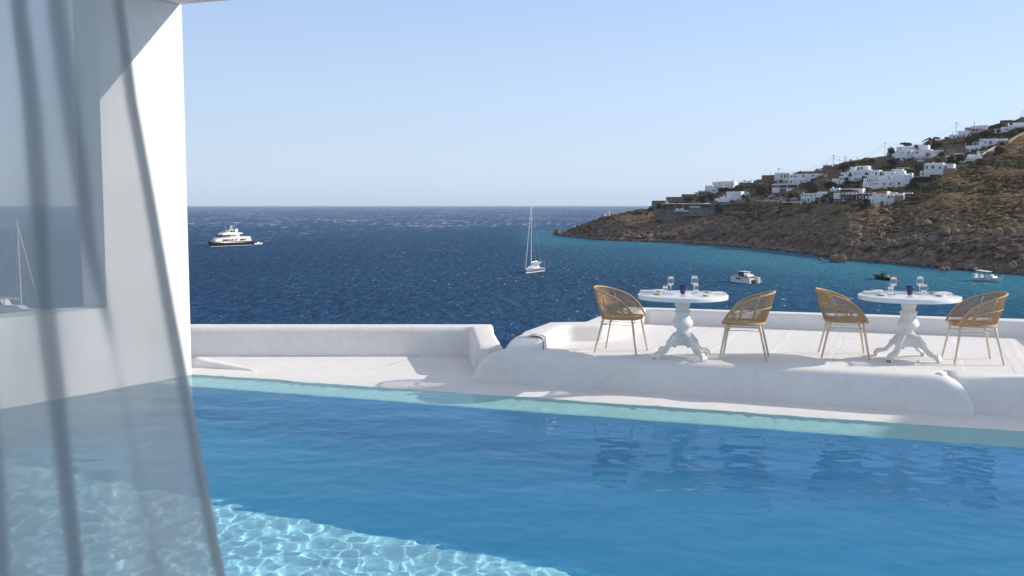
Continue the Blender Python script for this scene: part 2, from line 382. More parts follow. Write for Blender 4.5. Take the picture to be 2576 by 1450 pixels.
# unseen canopy, added and outlined to throw shade across the deep water
def floor_pt(x, y, zf=None):
    zf = ZF if zf is None else zf
    p = at_z(x, y, ZW); d = ray(x, y).normalized(); hz = math.hypot(d.x, d.y); s_ = hz / IORW; tn = s_ / math.sqrt(1 - s_ * s_)
    return Vector((p.x + d.x / hz * tn * (ZW - zf), p.y + d.y / hz * tn * (ZW - zf)))
SH = Vector((math.cos(AZ), math.sin(AZ))); uw = math.cos(EL) / IORW; tu = uw / math.sqrt(1 - uw * uw)
ZC = 5.5
def to_can(p, under=True): return p + SH * ((tu * (ZW - ZF) if under else 0) + (ZC - ZW) / math.tan(EL))
L1 = floor_pt(530, 1246); L2 = floor_pt(1480, 1430); Ld = (L2 - L1).normalized()
n1 = to_can(L1 - Ld * 1.4); n2 = to_can(L1 + Ld * 14)
f1 = to_can(Vector(XY(at_z(560, 975, ZW))), False); f2 = to_can(Vector(XY(at_z(2290, 1101, ZW))), False); f3 = to_can(Vector(XY(at_z(2310, 1046, ZW))), False); f4 = f3 + SH * 5
mb = MB().prism([tuple(p) for p in (n1, n2, f4, f3, f2, f1)], ZC, ZC + .12)
can = empty('added_shade_canopy', (f4.x, f4.y, ZD), 'added unseen flat white canopy on posts past the terrace, shading the pool', 'canopy')
cv = mb.build('roof', M['plaster'], can); cv.location = (-f4.x, -f4.y, -ZD)
for p in (n2, f4):
    mb = MB().tube([(p.x - .8, p.y, ZD), (p.x - .8, p.y, ZC)], .06, 10); o = mb.build('post', M['white_wood'], can); o.location = (-f4.x, -f4.y, -ZD)
# raised floor piece in paler blue, painting in the sunlit patch
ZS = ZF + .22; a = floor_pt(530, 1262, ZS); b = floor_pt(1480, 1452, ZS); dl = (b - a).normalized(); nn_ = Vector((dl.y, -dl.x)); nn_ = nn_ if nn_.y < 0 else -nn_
msunpatch = mat('sun_patch_paint', (.42, .80, .90), .7, .2); v = coords(msunpatch); setc(msunpatch, mixc(msunpatch, noise_n(msunpatch, v, 3, 5), (.34, .73, .92), (.43, .81, .97))); bump(msunpatch, noise_n(msunpatch, v, 70), .3, .01)
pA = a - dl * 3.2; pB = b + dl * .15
sh_o = tag(MB().prism([tuple(pA), tuple(pB), tuple(pB + nn_ * 5), tuple(pA + nn_ * 6)], ZF + .002, ZS).build('painted_sun_patch', msunpatch), kind='structure'); sh_o.cycles.is_caustics_receiver = True
# unseen wall added out of frame right to shadow the terrace edge
a = at_z(2532, 848, 0); b = at_z(2576, 886, 0); hw = 1.0; sh = SH * (hw / math.tan(EL))
mb = MB().prism([(a.x + sh.x, a.y + sh.y + .5), (a.x + sh.x, a.y + sh.y), (b.x + sh.x, b.y + sh.y), (b.x + sh.x + .5, b.y + sh.y), (a.x + sh.x + .5, a.y + sh.y + .5)][::-1], 0, hw)
tag(bevel(mb.build('added_shadow_wall', M['plaster']), .1, 4), 'added unseen white rounded wall that shadows the right of the terrace', 'wall')
# plaster bench under the villa ground so nothing floats: rock slope below the terraces
rock = varied('terrace_rock', (.16, .12, .09), (.09, .07, .05), .4, .9, .6, 3, .3)
G = []; Fc = []
for j in range(14):
    for i in range(30):
        x = -16 + 34 * i / 29; t = j / 13; y = -6 + 23.0 + t * 26 - 1.9; z = ZD - .5 - t * 22 + N(x * .3, y * .3, 1) * 1.2 * (t > 0)
        if j == 0: z = ZD - .6
        G.append((x, y, z))
for j in range(13):
    for i in range(29): a = j * 30 + i; Fc.append((a, a + 1, a + 31, a + 30))
tag(obj('rock_slope', G, Fc, rock), kind='structure')
tag(MB().box((-16, -8, -3), (18, 15.0, -2.02)).build('ground', rock), kind='structure')
# ================================================================ CURTAIN
ed = [(-40, 298), (0, 306), (250, 338), (500, 384), (760, 430), (1020, 480), (1250, 522), (1450, 562), (1600, 590)]
fA = [(0, 45), (250, 78), (500, 98), (760, 112), (1000, 142), (1200, 165), (1450, 192)]
fB = [(0, 140), (250, 175), (450, 205), (600, 222), (850, 280), (1000, 308), (1450, 400)]
fC = [(0, -40), (700, -60), (1200, -10), (1450, 5)]
V = []; Fc = []; nu, nv = 170, 60
for j in range(nv + 1):
    y = -260 + (1800 + 260) * j / nv; e_ = lerp(ed, y) if y > -40 else 298 + (y + 40) * .12
    for i in range(nu + 1):
        u = i / nu; x = -420 + (e_ + 420) * u
        dd = 1.16 + .010 * math.sin(x * .016 + y * .002)
        for tb, wd_, am in ((fA, 13, .075), (fB, 15, .055 * max(.12, 1 - max(0, y - 450) / 500)), (fC, 14, .05)):
            g_ = (x - lerp(tb, y)) / wd_; dd -= am * .5 * (1 + math.tanh(g_))
        dd -= .02 * math.exp(-((x - e_) / 14) ** 2)
        V.append(tuple(at_y(x, y, dd + .10)))
for j in range(nv):
    for i in range(nu): a = j * (nu + 1) + i; Fc.append((a, a + 1, a + nu + 2, a + nu + 1))
def sheer(name, op):
    m = bpy.data.materials.new(name); m.use_nodes = True; m.node_tree.nodes.clear()
    df = nd(m, 'ShaderNodeBsdfDiffuse'); df.inputs[0].default_value = (.66, .645, .61, 1)
    tl = nd(m, 'ShaderNodeBsdfTranslucent'); tl.inputs[0].default_value = (.66, .645, .61, 1)
    lw0 = nd(m, 'ShaderNodeLayerWeight'); lw0.inputs[0].default_value = .5; cc = mixc(m, lw0.outputs['Facing'], (.70, .68, .635), (.31, .33, .34)); lk(m, cc, df.inputs[0]); lk(m, cc, tl.inputs[0])  # fold shade mixed into the cloth colour where it turns edge-on
    a = nd(m, 'ShaderNodeMixShader'); a.inputs[0].default_value = .5; lk(m, df.outputs[0], a.inputs[1]); lk(m, tl.outputs[0], a.inputs[2])
    t = nd(m, 'ShaderNodeBsdfTransparent'); lw = nd(m, 'ShaderNodeLayerWeight'); lw.inputs[0].default_value = .5
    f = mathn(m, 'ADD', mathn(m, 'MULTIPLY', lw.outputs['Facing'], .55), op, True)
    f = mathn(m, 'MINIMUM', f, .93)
    b = nd(m, 'ShaderNodeMixShader'); lk(m, f, b.inputs[0]); lk(m, t.outputs[0], b.inputs[1]); lk(m, a.outputs[0], b.inputs[2])
    lk(m, b.outputs[0], nd(m, 'ShaderNodeOutputMaterial').inputs[0]); return m
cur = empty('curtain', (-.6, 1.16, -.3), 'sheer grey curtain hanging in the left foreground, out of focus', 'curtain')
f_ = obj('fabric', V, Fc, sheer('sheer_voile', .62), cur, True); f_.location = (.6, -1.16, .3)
V = []; Fc = []
for j in range(nv + 1):
    y = -260 + 2060 * j / nv; e_ = lerp(ed, y) if y > -40 else 298 + (y + 40) * .12
    for i in range(3):
        p = at_y(e_ - 6 + 6 * i, y, 1.06 - .003 * i); V.append(tuple(p))
for j in range(nv):
    for i in range(2): a = j * 3 + i; Fc.append((a, a + 1, a + 4, a + 3))
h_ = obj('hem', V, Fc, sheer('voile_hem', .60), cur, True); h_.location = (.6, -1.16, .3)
rod = MB().tube([(-1.4, 1.15, 2.22), (1.75, 1.15, 2.22)], .012, 10).build('rod', M['steel'], cur); rod.location = (.6, -1.16, .3)
# ================================================================ TOWEL ON THE PARAPET
nT = 14; V = []; Fc = []
base = P1 + dirv * .22
up = [(-.20, .188), (-.12, .192), (-.05, .186), (-.01, .166), (.006, .14), (.010, .08), (.012, .03), (.02, .0), (.04, .0)]
for i in range(nT + 1):
    for q_, z_ in up:
        p = base + dirv * (.30 * i / nT) + Vector((math.cos(R(-20)), math.sin(R(-20)), 0)) * (q_ + .006 * math.sin(i * 1.7) * (z_ < .15))
        V.append((p.x, p.y, z_ + .004))
kk = len(up)
for i in range(nT):
    for j in range(kk - 1): a = i * kk + j; Fc.append((a, a + 1, a + kk + 1, a + kk))
tw = tag(obj('towel', V, Fc, M['linen'], smooth=True), 'white towel draped over the corner of the terrace parapet', 'towel')
md = tw.modifiers.new('thickness', 'SOLIDIFY'); md.thickness = .003
# ================================================================ CHAIRS
def make_chair(loc, heading, label):
    """front of the chair points along local +x"""
    t = empty('woven_armchair', loc, label, 'chair', 'woven rope armchairs at the round tables', heading)
    def plan(a, xb, xf, hw):
        s = abs(a); sg = 1 if a >= 0 else -1
        if s < .5:
            th = s / .5 * math.pi / 2; xm = xb + .30
            return xm - (xm - xb) * math.cos(th) ** .9, sg * hw * math.sin(th) ** .85
        q_ = (s - .5) / .5; xm = xb + .30
        return xm + (xf - xm) * q_, sg * hw * (1 - .12 * q_ * q_)
    raw = [plan(-1 + i / 200, -.29, .24, .265) for i in range(401)]; cum = [0]
    for p_, q_ in zip(raw, raw[1:]): cum.append(cum[-1] + math.hypot(q_[0] - p_[0], q_[1] - p_[1]))
    def arc(f):
        t_ = f * cum[-1]; lo = 0
        while lo < 399 and cum[lo + 1] < t_: lo += 1
        return -1 + (lo + (t_ - cum[lo]) / max(1e-9, cum[lo + 1] - cum[lo])) / 200
    def rim(a):      # a in -1..1 round the back, 0 = back centre
        x, y = plan(a, -.335, .245, .285); u = (x + .335) / .58
        return Vector((x, y, .445 + .365 * (1 - .45 * u - .55 * u ** 5)))
    def low(a):
        x, y = plan(a, -.235, .235, .245); return Vector((x, y, .452))
    n = 108; mb = MB()
    for i in range(n + 1):
        a = arc(i / n)
        p, q_ = low(a), rim(a)
        if (q_ - p).length < .03: continue
        mid_ = (p + q_) / 2; out = Vector((mid_.x, mid_.y, 0)).normalized() * .008
        mb.tube([p, mid_ + out, q_], .0035, 4)
    mb.build('backrest', M['rope'], t)
    mb = MB().tube([rim(-1 + 2 * i / 60) for i in range(61)], .0125, 8)
    mb.tube([low(-1 + 2 * i / 40) for i in range(41)], .009, 6)
    mb.tube([low(a) * .5 + rim(a) * .5 + Vector((low(a).x, low(a).y, 0)) * .04 for a in [-.80 + 1.6 * i / 34 for i in range(35)]], .0075, 6)
    mb.build('back_frame', M['rope_rim'], t, True)
    # inner uprights and arm fronts in cream metal
    for a in (-.36, .36): MB().tube([low(a) * .985, (low(a) + rim(a)) * .49, rim(a) * .985], .0075, 6).build('upright', M['cream_metal'], t, True)
    for sg in (-1, 1):
        e0 = rim(sg * .93); MB().tube([e0, rim(sg), Vector((.235, .235 * sg, .43))], .011, 7).build('arm_support', M['cream_metal'], t, True)
    # seat: woven disc with rolled edge
    mb = MB(); ring = []
    for i in range(36):
        th = 2 * math.pi * i / 36; c_, s_ = math.cos(th), math.sin(th)
        e_ = .24 * (abs(c_) ** .8) * (1 if c_ > 0 else -1); f__ = .25 * (abs(s_) ** .8) * (1 if s_ > 0 else -1)
        ring.append(Vector((e_ + .015, f__, .44 + .012 * (c_ > .3) * 0)))
    mb.tube(ring, .014, 7, True)
    for i in range(46):
        x = -.215 + .46 * i / 45; hw_ = .245 * (1 - min(1, abs((x - .015) / .245)) ** 2.6) ** .45
        mb.tube([(x, -hw_, .444), (x, 0, .430), (x, hw_, .444)], .0047, 4)
    mb.build('seat', M['rope'], t)
    feet = [(.27, .27), (.27, -.27), (-.27, .25), (-.27, -.25)]; tops = [(.19, .2), (.19, -.2), (-.17, .18), (-.17, -.18)]
    for (fx, fy), (tx, ty) in zip(feet, tops):
        mb = MB().tube([(tx, ty, .435), (tx * 1.05, ty * 1.05, .415), (fx, fy, 0)], [.011, .0165, .0105], 8); mb.build('leg', M['cream_metal'], t, True)
    mb = MB()
    c_ = [(.2, .205, .36), (.2, -.205, .36), (-.185, -.19, .36), (-.185, .19, .36)]
    mb.tube([c_[0], (.17, .12, .365), (.17, -.12, .365), c_[1]], .005, 5); mb.tube([c_[1], (.0, -.15, .36), c_[2]], .005, 5)
    mb.tube([c_[2], (-.15, 0, .365), c_[3]], .005, 5); mb.tube([c_[3], (0, .15, .36), c_[0]], .005, 5)
    mb.build('stretcher', M['cream_metal'], t, True)
    return t
def mid(ps):
    a = [at_z(x, y, 0) for x, y in ps]; return sum(a, Vector()) / len(a)
fz4 = lambda x, y: (1472 + .2143 * x, 677.1 + .2143 * y)
fz5 = lambda x, y: (2024 + .2143 * x, 677.1 + .2143 * y)
ch = [([fz4(148, 978), fz4(252, 942), fz4(580, 1035), fz4(700, 962)], -22, 'woven tan armchair left of the left table, its back to the sea parapet corner'),
      ([fz4(1580, 1085), fz4(1672, 1010), fz4(2080, 1100), fz4(2147, 1037)], 163, 'woven tan armchair on the right side of the left table, turned towards that table'),
      ([fz5(187, 1040), fz5(223, 982), fz5(690, 1068), fz5(712, 995)], -13, 'woven tan armchair left of the right table, near the middle of the terrace'),
      ([fz5(1672, 1040), fz5(1727, 1118), fz5(2210, 1060), fz5(2275, 1130)], 171, 'rightmost woven tan armchair, right of the right table')]
for i, (ps, hd, lb) in enumerate(ch):
    c_ = mid(ps); c_.z = 0
    if i == 0: ch0 = make_chair(c_, R(hd), lb)
    else:
        c2 = copy_tree(ch0); c2.location = c_; c2.rotation_euler = (0, 0, R(hd)); c2['label'] = lb
# ================================================================ TABLES
TZ = .763
def make_table(loc, rot, label, rad):
    t = empty('pedestal_table', loc, label, 'table', 'round white pedestal tables on the terrace', rot)
    o = MB().lathe([(rad - .006, TZ - .052), (rad, TZ - .048), (rad, TZ - .006), (rad - .006, TZ)], 96).build('tabletop', M['white_paint'], t, False); bevel(o, .004, 2)
    s = .00101
    pr = [(75, 890), (75, 768), (86, 764), (90, 757), (86, 748), (70, 733), (68, 712), (76, 700), (100, 690), (120, 668), (126, 645), (122, 620), (108, 598), (94, 575), (87, 550), (88, 530), (95, 513), (104, 506), (100, 498), (84, 486), (76, 470), (74, 452), (82, 441), (88, 436), (88, 412)]
    rf = [(a * s * .98, max(.0, (1055 - b) * s)) for a, b in pr]
    rf = rf[2:]
    prof_ = []
    for a, b in zip(rf, rf[1:]): prof_ += [(a[0] + (b[0] - a[0]) * q_, a[1] + (b[1] - a[1]) * q_) for q_ in (0, .5)]
    prof_.append((rf[-1][0], TZ - .05))
    mb = MB().lathe(prof_, 48); mb.lathe([(.062, .155), (.074, .165), (.074, .295)], 8)
    mb.build('pedestal', M['white_wood'], t, True)
    top = [(.05, .295), (.09, .297), (.12, .29), (.15, .268), (.172, .24), (.185, .222), (.205, .215), (.213, .20), (.225, .165), (.25, .13), (.29, .105), (.33, .10), (.37, .092), (.40, .07), (.415, .035), (.415, 0)]
    bot = [(.368, 0), (.364, .03), (.35, .047), (.32, .055), (.28, .065), (.24, .09), (.21, .125), (.185, .155), (.16, .165), (.14, .16), (.125, .135), (.11, .15), (.09, .155), (.05, .155)]
    def leg():
        n_ = len(top) + len(bot); mb = MB(); mb.side(top + bot, -.027, .027)
        mb.side([(x, z + .004) for x, z in top] + [(x, z - .012) for x, z in top[::-1]], -.034, .034)
        return mb
    for a in range(4):
        o = leg().build('leg', M['white_wood'], t); o.rotation_euler = (0, 0, R(90 * a))
    return t
T1 = at_z(fz4(1140, 0)[0], fz4(0, 1024)[1], 0); T2 = at_z(fz5(1210, 0)[0], fz5(0, 1055)[1], 0)
# refine with the tabletop centre
for T, px in ((T1, (1717, 743)), (T2, (2285, 743.5))):
    q_ = at_z(px[0], px[1], TZ); T.x = (T.x + q_.x) / 2; T.y = (T.y + q_.y) / 2; T.z = 0
make_table(T1, R(30), 'round white pedestal table, the left one, set for two', .535)
tb2 = make_table(T2, R(40), 'round white pedestal table, the right one, set for two', .575)
# ================================================================ TABLEWARE
wg = [(.001, .0), (.036, .001), (.036, .0035), (.006, .008), (.0035, .02), (.0035, .085), (.012, .098), (.03, .113), (.0425, .132), (.043, .142), (.038, .18), (.0335, .214)]
wi = [(.0322, .214), (.0366, .18), (.0415, .142), (.041, .133), (.029, .116), (.011, .103), (.001, .1)]
def wine(): return MB().lathe(wg + wi, 28)
def tumb(): return MB().lathe([(.001, 0), (.031, .0), (.036, .01), (.038, .035), (.035, .08), (.031, .108), (.0298, .108), (.0338, .08), (.0366, .035), (.034, .014), (.001, .010)], 24)
def ware(name, mb, px, f, m, label, cat, group=None, z=TZ, smooth=True, rz=0):
    p = at_z(*f(*px), z); o = mb.build(name, m, smooth=smooth); o.location = (p.x, p.y, z + .0015); o.rotation_euler = (0, 0, rz); return tag(o, label, cat, group)
def napkin():
    mb = MB()
    for i, (a, b, c_) in enumerate(((.10, .055, .009), (.097, .052, .018), (.09, .045, .026))): mb.box((-a, -b, c_ - .008), (a - .01 * i, b, c_))
    return mb
def knife(): return MB().box((-.10, -.006, .004), (.01, .006, .006)).box((.01, -.007, .002), (.10, .007, .009))
def plate(r): return MB().lathe([(.001, 0), (r * .55, 0), (r, .014), (r, .018), (r * .55, .006), (.001, .005)], 32)
def bowl(): return MB().lathe([(.001, 0), (.04, 0), (.072, .022), (.075, .026), (.07, .024), (.038, .005), (.001, .004)], 32)
def disc(): return MB().lathe([(.001, 0), (.033, 0), (.034, .002), (.034, .012), (.032, .014), (.001, .014)], 24)
def cup(): return MB().lathe([(.001, 0), (.024, 0), (.025, .006), (.036, .035), (.043, .07), (.0435, .095), (.041, .103), (.038, .101), (.039, .09), (.036, .05), (.001, .012)], 32)
for tn, f, wgp, tp, cp, napp, plp, bp, dp, kp in (
    ('left', fz4, [(1003, 298), (1282, 292)], [(940, 303), (1300, 278)], (1147, 294), [(738, 276), (1550, 296)], [(855, 262), None], (1430, 318), [(857, 305), (1440, 281)], [(775, 301), (1480, 268)]),
    ('right', fz5, [(1040, 303), (1350, 300)], [(1010, 315), (1402, 285)], (1235, 302), [(782, 288), (1620, 296)], [(850, 268), None], (1595, 318), [(897, 316), (1500, 286)], [(815, 312), (1560, 278)])):
    sd = ('left', 'right')
    for i in range(2):
        ware('wine_glass', wine(), wgp[i], f, M['glass'], f'tall stemmed wine glass on the {sd[i]} side of the {tn} table', 'wine glass', 'wine glasses on the tables')
        ware('water_glass', tumb(), tp[i], f, M['glass'], f'short stemless water glass on the {sd[i]} side of the {tn} table', 'glass', 'stemless glasses on the tables')
        ware('napkin', napkin(), napp[i], f, M['linen'], f'folded white napkin at the {sd[i]} place of the {tn} table', 'napkin', 'napkins on the tables', smooth=False, rz=R(-8 + 20 * i))
        ware('butter_dish', disc(), dp[i], f, M['bamboo'], f'small round bamboo disc at the {sd[i]} place of the {tn} table', 'dish', 'bamboo discs on the tables')
        ware('knife', knife(), kp[i], f, M['steel'], f'steel knife by the bamboo disc at the {sd[i]} place of the {tn} table', 'knife', 'knives on the tables', smooth=False, rz=R(5 + 150 * i))
    ware('cup', cup(), cp, f, M['cup'], f'dark violet blue glazed candle cup in the middle of the {tn} table', 'cup', 'glazed cups on the tables')
    ware('side_plate', plate(.075), plp[0], f, M['china'], f'white side plate behind the left napkin on the {tn} table', 'plate')
    ware('bowl', bowl(), bp, f, M['china'], f'shallow white oval bowl in front of the right napkin on the {tn} table', 'bowl')
# ================================================================ SEA
m = bpy.data.materials.new('sea_water'); m.use_nodes = True
geo = nd(m, 'ShaderNodeNewGeometry'); pos = geo.outputs['Position']
sep = nd(m, 'ShaderNodeSeparateXYZ'); lk(m, pos, sep.inputs[0])
def mapped(m, sc, rz=0):
    mp = nd(m, 'ShaderNodeMapping'); mp.inputs['Scale'].default_value = sc; mp.inputs['Rotation'].default_value = (0, 0, rz); lk(m, pos, mp.inputs[0]); return mp.outputs[0]
# depth of the water: shallow along the rocky shore (distance to the shore line is stored on the mesh)
at = nd(m, 'ShaderNodeAttribute', attribute_name='shallow'); shal = at.outputs['Fac']
deep = mixc(m, ramp(m, noise_n(m, mapped(m, (.004, .0012, 1)), 1, 3), [(.35, (0, 0, 0)), (.65, (1, 1, 1))]), (.003, .019, .078), (.005, .028, .104))
shc = mixc(m, ramp(m, noise_n(m, mapped(m, (.012, .006, 1)), 1, 3), [(.4, (0, 0, 0)), (.6, (1, 1, 1))]), (.03, .17, .27), (.05, .235, .31))
c = mixc(m, shal, deep, shc)
wv = noise_n(m, mapped(m, (.55, .16, 1), R(8)), 1, 5, .65)
c = mixc(m, ramp(m, wv, [(.42, (0, 0, 0)), (.66, (1, 1, 1))]), c, mixc(m, .22, c, (.08, .28, .50)))  # paler streaks painted in for wave faces that mirror the sky
c = mixc(m, mathn(m, 'MULTIPLY', nd(m, 'ShaderNodeAttribute', attribute_name='open').outputs['Fac'], .55), c, (.035, .12, .27))  # far water colour lightened in place of distant sky reflection
# whitecaps
f2 = noise_n(m, mapped(m, (.009, .004, 1)), 1, 2); fo = nd(m, 'ShaderNodeAttribute', attribute_name='open').outputs['Fac']
fn_ = noise_n(m, mapped(m, (.55, .26, 1), R(4)), 1, 5, .70); ff_ = noise_n(m, mapped(m, (.13, .035, 1), R(3)), 1, 5, .70)
def foamk(n_, k_, thr): v_ = mathn(m, 'ADD', n_, mathn(m, 'MULTIPLY', f2, .16)); v_ = mathn(m, 'ADD', v_, mathn(m, 'MULTIPLY', fo, k_)); return ramp(m, v_, [(thr, (0, 0, 0)), (thr + .02, (1, 1, 1))])
fm = mathn(m, 'MAXIMUM', foamk(fn_, .03, .742), mathn(m, 'MULTIPLY', foamk(ff_, .06, .725), mathn(m, 'MULTIPLY', fo, .8)))
c = mixc(m, fm, c, (.72, .76, .80))
h = mathn(m, 'ADD', mathn(m, 'MULTIPLY', noise_n(m, mapped(m, (.30, .12, 1), R(8)), 1, 3, .6), 1.1), mathn(m, 'MULTIPLY', noise_n(m, mapped(m, (.9, .55, 1), R(-12)), 1, 4, .65), .9))
nt_ = m.node_tree; nt_.nodes.remove(nt_.nodes['Principled BSDF'])
bp = nd(m, 'ShaderNodeBump'); bp.inputs['Strength'].default_value = 1; bp.inputs['Distance'].default_value = 1.2; lk(m, h, bp.inputs['Height'])
df = nd(m, 'ShaderNodeBsdfDiffuse'); lk(m, c, df.inputs[0]); lk(m, bp.outputs[0], df.inputs['Normal'])
gl = nd(m, 'ShaderNodeBsdfGlossy'); gl.inputs['Roughness'].default_value = .3; lk(m, bp.outputs[0], gl.inputs['Normal'])
lw = nd(m, 'ShaderNodeLayerWeight'); lw.inputs[0].default_value = .5; lk(m, bp.outputs[0], lw.inputs['Normal'])
fc = mathn(m, 'MULTIPLY', mathn(m, 'POWER', lw.outputs['Facing'], 6), .16)
mx = nd(m, 'ShaderNodeMixShader'); lk(m, fc, mx.inputs[0]); lk(m, df.outputs[0], mx.inputs[1]); lk(m, gl.outputs[0], mx.inputs[2])
lk(m, mx.outputs[0], nt_.nodes['Material Output'].inputs[0])
SHORE = [(1300, 586), (1395, 590), (1480, 600), (1560, 606), (1700, 611), (1800, 616), (1900, 625), (1960, 630), (2050, 641), (2130, 655), (2250, 662), (2350, 673), (2450, 681), (2576, 690), (2800, 712), (3100, 745)]
shp = [at_z(x, y, SEA) for x, y in SHORE]
def shore_dist(p):
    best = 1e9
    for a, b in zip(shp, shp[1:]):
        ab = b - a; t = max(0, min(1, (p - a).dot(ab) / ab.dot(ab))); best = min(best, (p - (a + ab * t)).length)
    return best
V = []; Fc = []; SH_ = []; OP = []
ys = [30, 60, 90, 120, 150] + [180 + 15 * i for i in range(46)] + [900, 1000, 1150, 1400, 1800, 2500, 4000, 7000, 11000, 16000]
nx = 90
for y in ys:
    for i in range(nx + 1):
        t = -1 + 2 * i / nx; x = t * (y * .9 + 300) if y < 11000 else t * y
        p = Vector((x, y, SEA)); V.append(p)
        d = shore_dist(p) if y < 1500 else 2000
        s_ = math.exp(-(d / 95) ** 1.3) if x > shp[0].x else math.exp(-((d + 40) / 60) ** 1.3)
        s_ = max(s_, .22 * math.exp(-(d / 260) ** 2)) * (1 - .65 * math.exp(-d / 14)); SH_.append(s_); OP.append(min(1, max(0, (y - 380) / 700)) * min(1, d / 200))
for j in range(len(ys) - 1):
    for i in range(nx): a = j * (nx + 1) + i; Fc.append((a, a + 1, a + nx + 2, a + nx + 1))
sea = tag(obj('sea', V, Fc, m), kind='structure')
for nm, dat in (('shallow', SH_), ('open', OP)):
    a = sea.data.attributes.new(nm, 'FLOAT', 'POINT'); a.data.foreach_set('value', dat)
# ================================================================ BOATS
M['navy'] = mat('navy_hull_paint', (.012, .012, .022), .25); M['gel'] = mat('white_gelcoat', (.82, .82, .80), .3); M['dark'] = mat('tinted_glass', (.01, .012, .016), .1)
M['teak'] = mat('teak', (.42, .24, .13), .6); M['black'] = mat('black_rubber', (.008, .008, .012), .5); M['orange'] = mat('orange_plastic', (.75, .10, .03), .5)
M['greyhull'] = mat('grey_hull_paint', (.16, .19, .27), .3); M['canvas'] = mat('pale_canvas', (.78, .75, .68), .8); M['bluegrey'] = mat('pale_blue_hull', (.55, .62, .72), .4); M['alu'] = mat('aluminium', (.7, .7, .7), .35)
M['turq'] = mat('turquoise_paint', (.05, .38, .42), .5)
def hull(L, B, sheer, draft=.5, bowrake=.12, fine=2.2, stern=.8, n=16, flare=.75):
    """bow at x=0, stern at x=L, waterline z=0; sheer(t) gives the deck height"""
    V = []; Fc = []; prof = 5
    for i in range(n + 1):
        t = i / n; hb = B / 2 * (1 - (1 - t) ** fine) ** .8 * (1 - (1 - stern) * t ** 3) if t > 0 else .02
        zd = sheer(t); rk = bowrake * L
        for sg in (-1, 1):
            for k_ in range(prof):
                q_ = k_ / (prof - 1)      # 0 keel .. 1 deck
                z = -draft + (zd + draft) * q_; wdt = hb * (flare + (1 - flare) * q_) * (min(1, q_ * 3) if q_ < .3 else 1)
                x = t * L + rk * (1 - q_) * (1 - t) ** 2; V.append((x, sg * wdt, z))
    for i in range(n):
        a = i * 2 * prof; b = a + 2 * prof
        for sg in (0, 1):
            for k_ in range(prof - 1):
                p_ = a + sg * prof + k_; q_ = b + sg * prof + k_; Fc.append((p_, q_, q_ + 1, p_ + 1))
        Fc.append((a + prof - 1, b + prof - 1, b + 2 * prof - 1, a + 2 * prof - 1))
    Fc.append(tuple(range(prof)) + tuple(range(2 * prof - 1, prof - 1, -1))); e_ = n * 2 * prof
    Fc.append(tuple(e_ + k_ for k_ in range(prof)) + tuple(e_ + k_ for k_ in range(2 * prof - 1, prof - 1, -1)))
    mb = MB(); mb.v = V; mb.f = Fc; return mb
def place(o, bow, sternp):
    """put the boat so that its bow and stern meet two sea points"""
    d = sternp - bow; o.location = (bow.x, bow.y, SEA); o.rotation_euler = (0, 0, math.atan2(d.y, d.x)); return d.length
# ---- motor yacht
bow = at_z(529.5, 621.5, SEA); stn = at_z(637, 616.4, SEA); Lw = (stn - bow).length; L = 30.5; d_ = (stn - bow).normalized()
y = empty('motor_yacht', (0, 0, 0), 'large motor yacht with dark navy hull and stacked white decks, far out on the left', 'yacht')
place(y, bow - d_ * 2.2, stn)
hull(L, 6.6, lambda t: 3.05 - 1.9 * t * (1 - t) * .8 - .55 * t, 1, .09, 2.4, .86).build('hull', M['navy'], y, True)
MB().side([(1.0, -.05), (L + .05, -.05), (L + .05, .22), (1.0, .22)], -3.2, 3.2)
hb = lambda x, k=1: 3.28 * (1 - max(0, 1 - x / L) ** 2.4) ** .8 * k
def deckhouse(name, pts, k, m_, par):
    mb = MB(); V = []; n_ = len(pts)
    for sg in (-1, 1): V += [(x, sg * min(hb(max(x, .8)) * k, 3.1 * k), z) for x, z in pts]
    mb.add(V, [tuple(range(n_)), tuple(range(n_, 2 * n_))[::-1]] + [(i, (i + 1) % n_, n_ + (i + 1) % n_, n_ + i) for i in range(n_)]); return mb.build(name, m_, par)
deckhouse('main_deck', [(4.2, 2.4), (5.2, 3.9), (8, 4.7), (25.0, 4.9), (27.6, 4.9), (28.8, 2.4)], .93, M['gel'], y)
deckhouse('upper_deck', [(8.2, 4.72), (8.6, 5.2), (9.4, 6.2), (20.5, 6.3), (20.7, 4.9)], .74, M['gel'], y)
deckhouse('bridge_roof', [(8.4, 6.22), (10.2, 7.2), (21.8, 7.1), (23.0, 6.5), (22.6, 6.32), (20.5, 6.32)], .8, M['gel'], y)
deckhouse('flybridge', [(13.4, 7.15), (14.6, 8.5), (19.4, 8.6), (19.6, 7.15)], .5, M['gel'], y)
mb = MB().tube([(15.8, -.5, 8.5), (16.6, 0, 10.2)], .12, 5).tube([(15.8, .5, 8.5), (16.6, 0, 10.2)], .12, 5).tube([(17.6, 0, 8.5), (16.8, 0, 10.4)], .15, 5).tube([(16, 0, 9.6), (17.4, 0, 9.6)], .08, 5)
mb.build('mast', M['gel'], y)
MB().ball((16.7, 0, 10.6), .34, 10, 7).build('radar_dome', M['gel'], y, True); MB().ball((20.7, 0, 8.2), (.85, .85, 1.0), 12, 8).tube([(20.7, 0, 7), (20.7, 0, 7.6)], .3, 8).build('satellite_dome', M['gel'], y, True)
def win(mb_, x0, x1, z0, z1, yy, sl=0): return mb_.side([(x0, z0), (x1, z0), (x1 + sl, z1), (x0 + sl, z1)], -yy, yy)
for x0, x1 in ((9.4, 11.2), (11.6, 12.5), (13.3, 13.7), (15.1, 16.0), (17.7, 18.2), (21.0, 22.9), (23.5, 24.2)): win(MB(), x0, x1, 3.0, 3.65, min(hb(x0), 3.1) * .93 + .03).build('window', M['dark'], y)
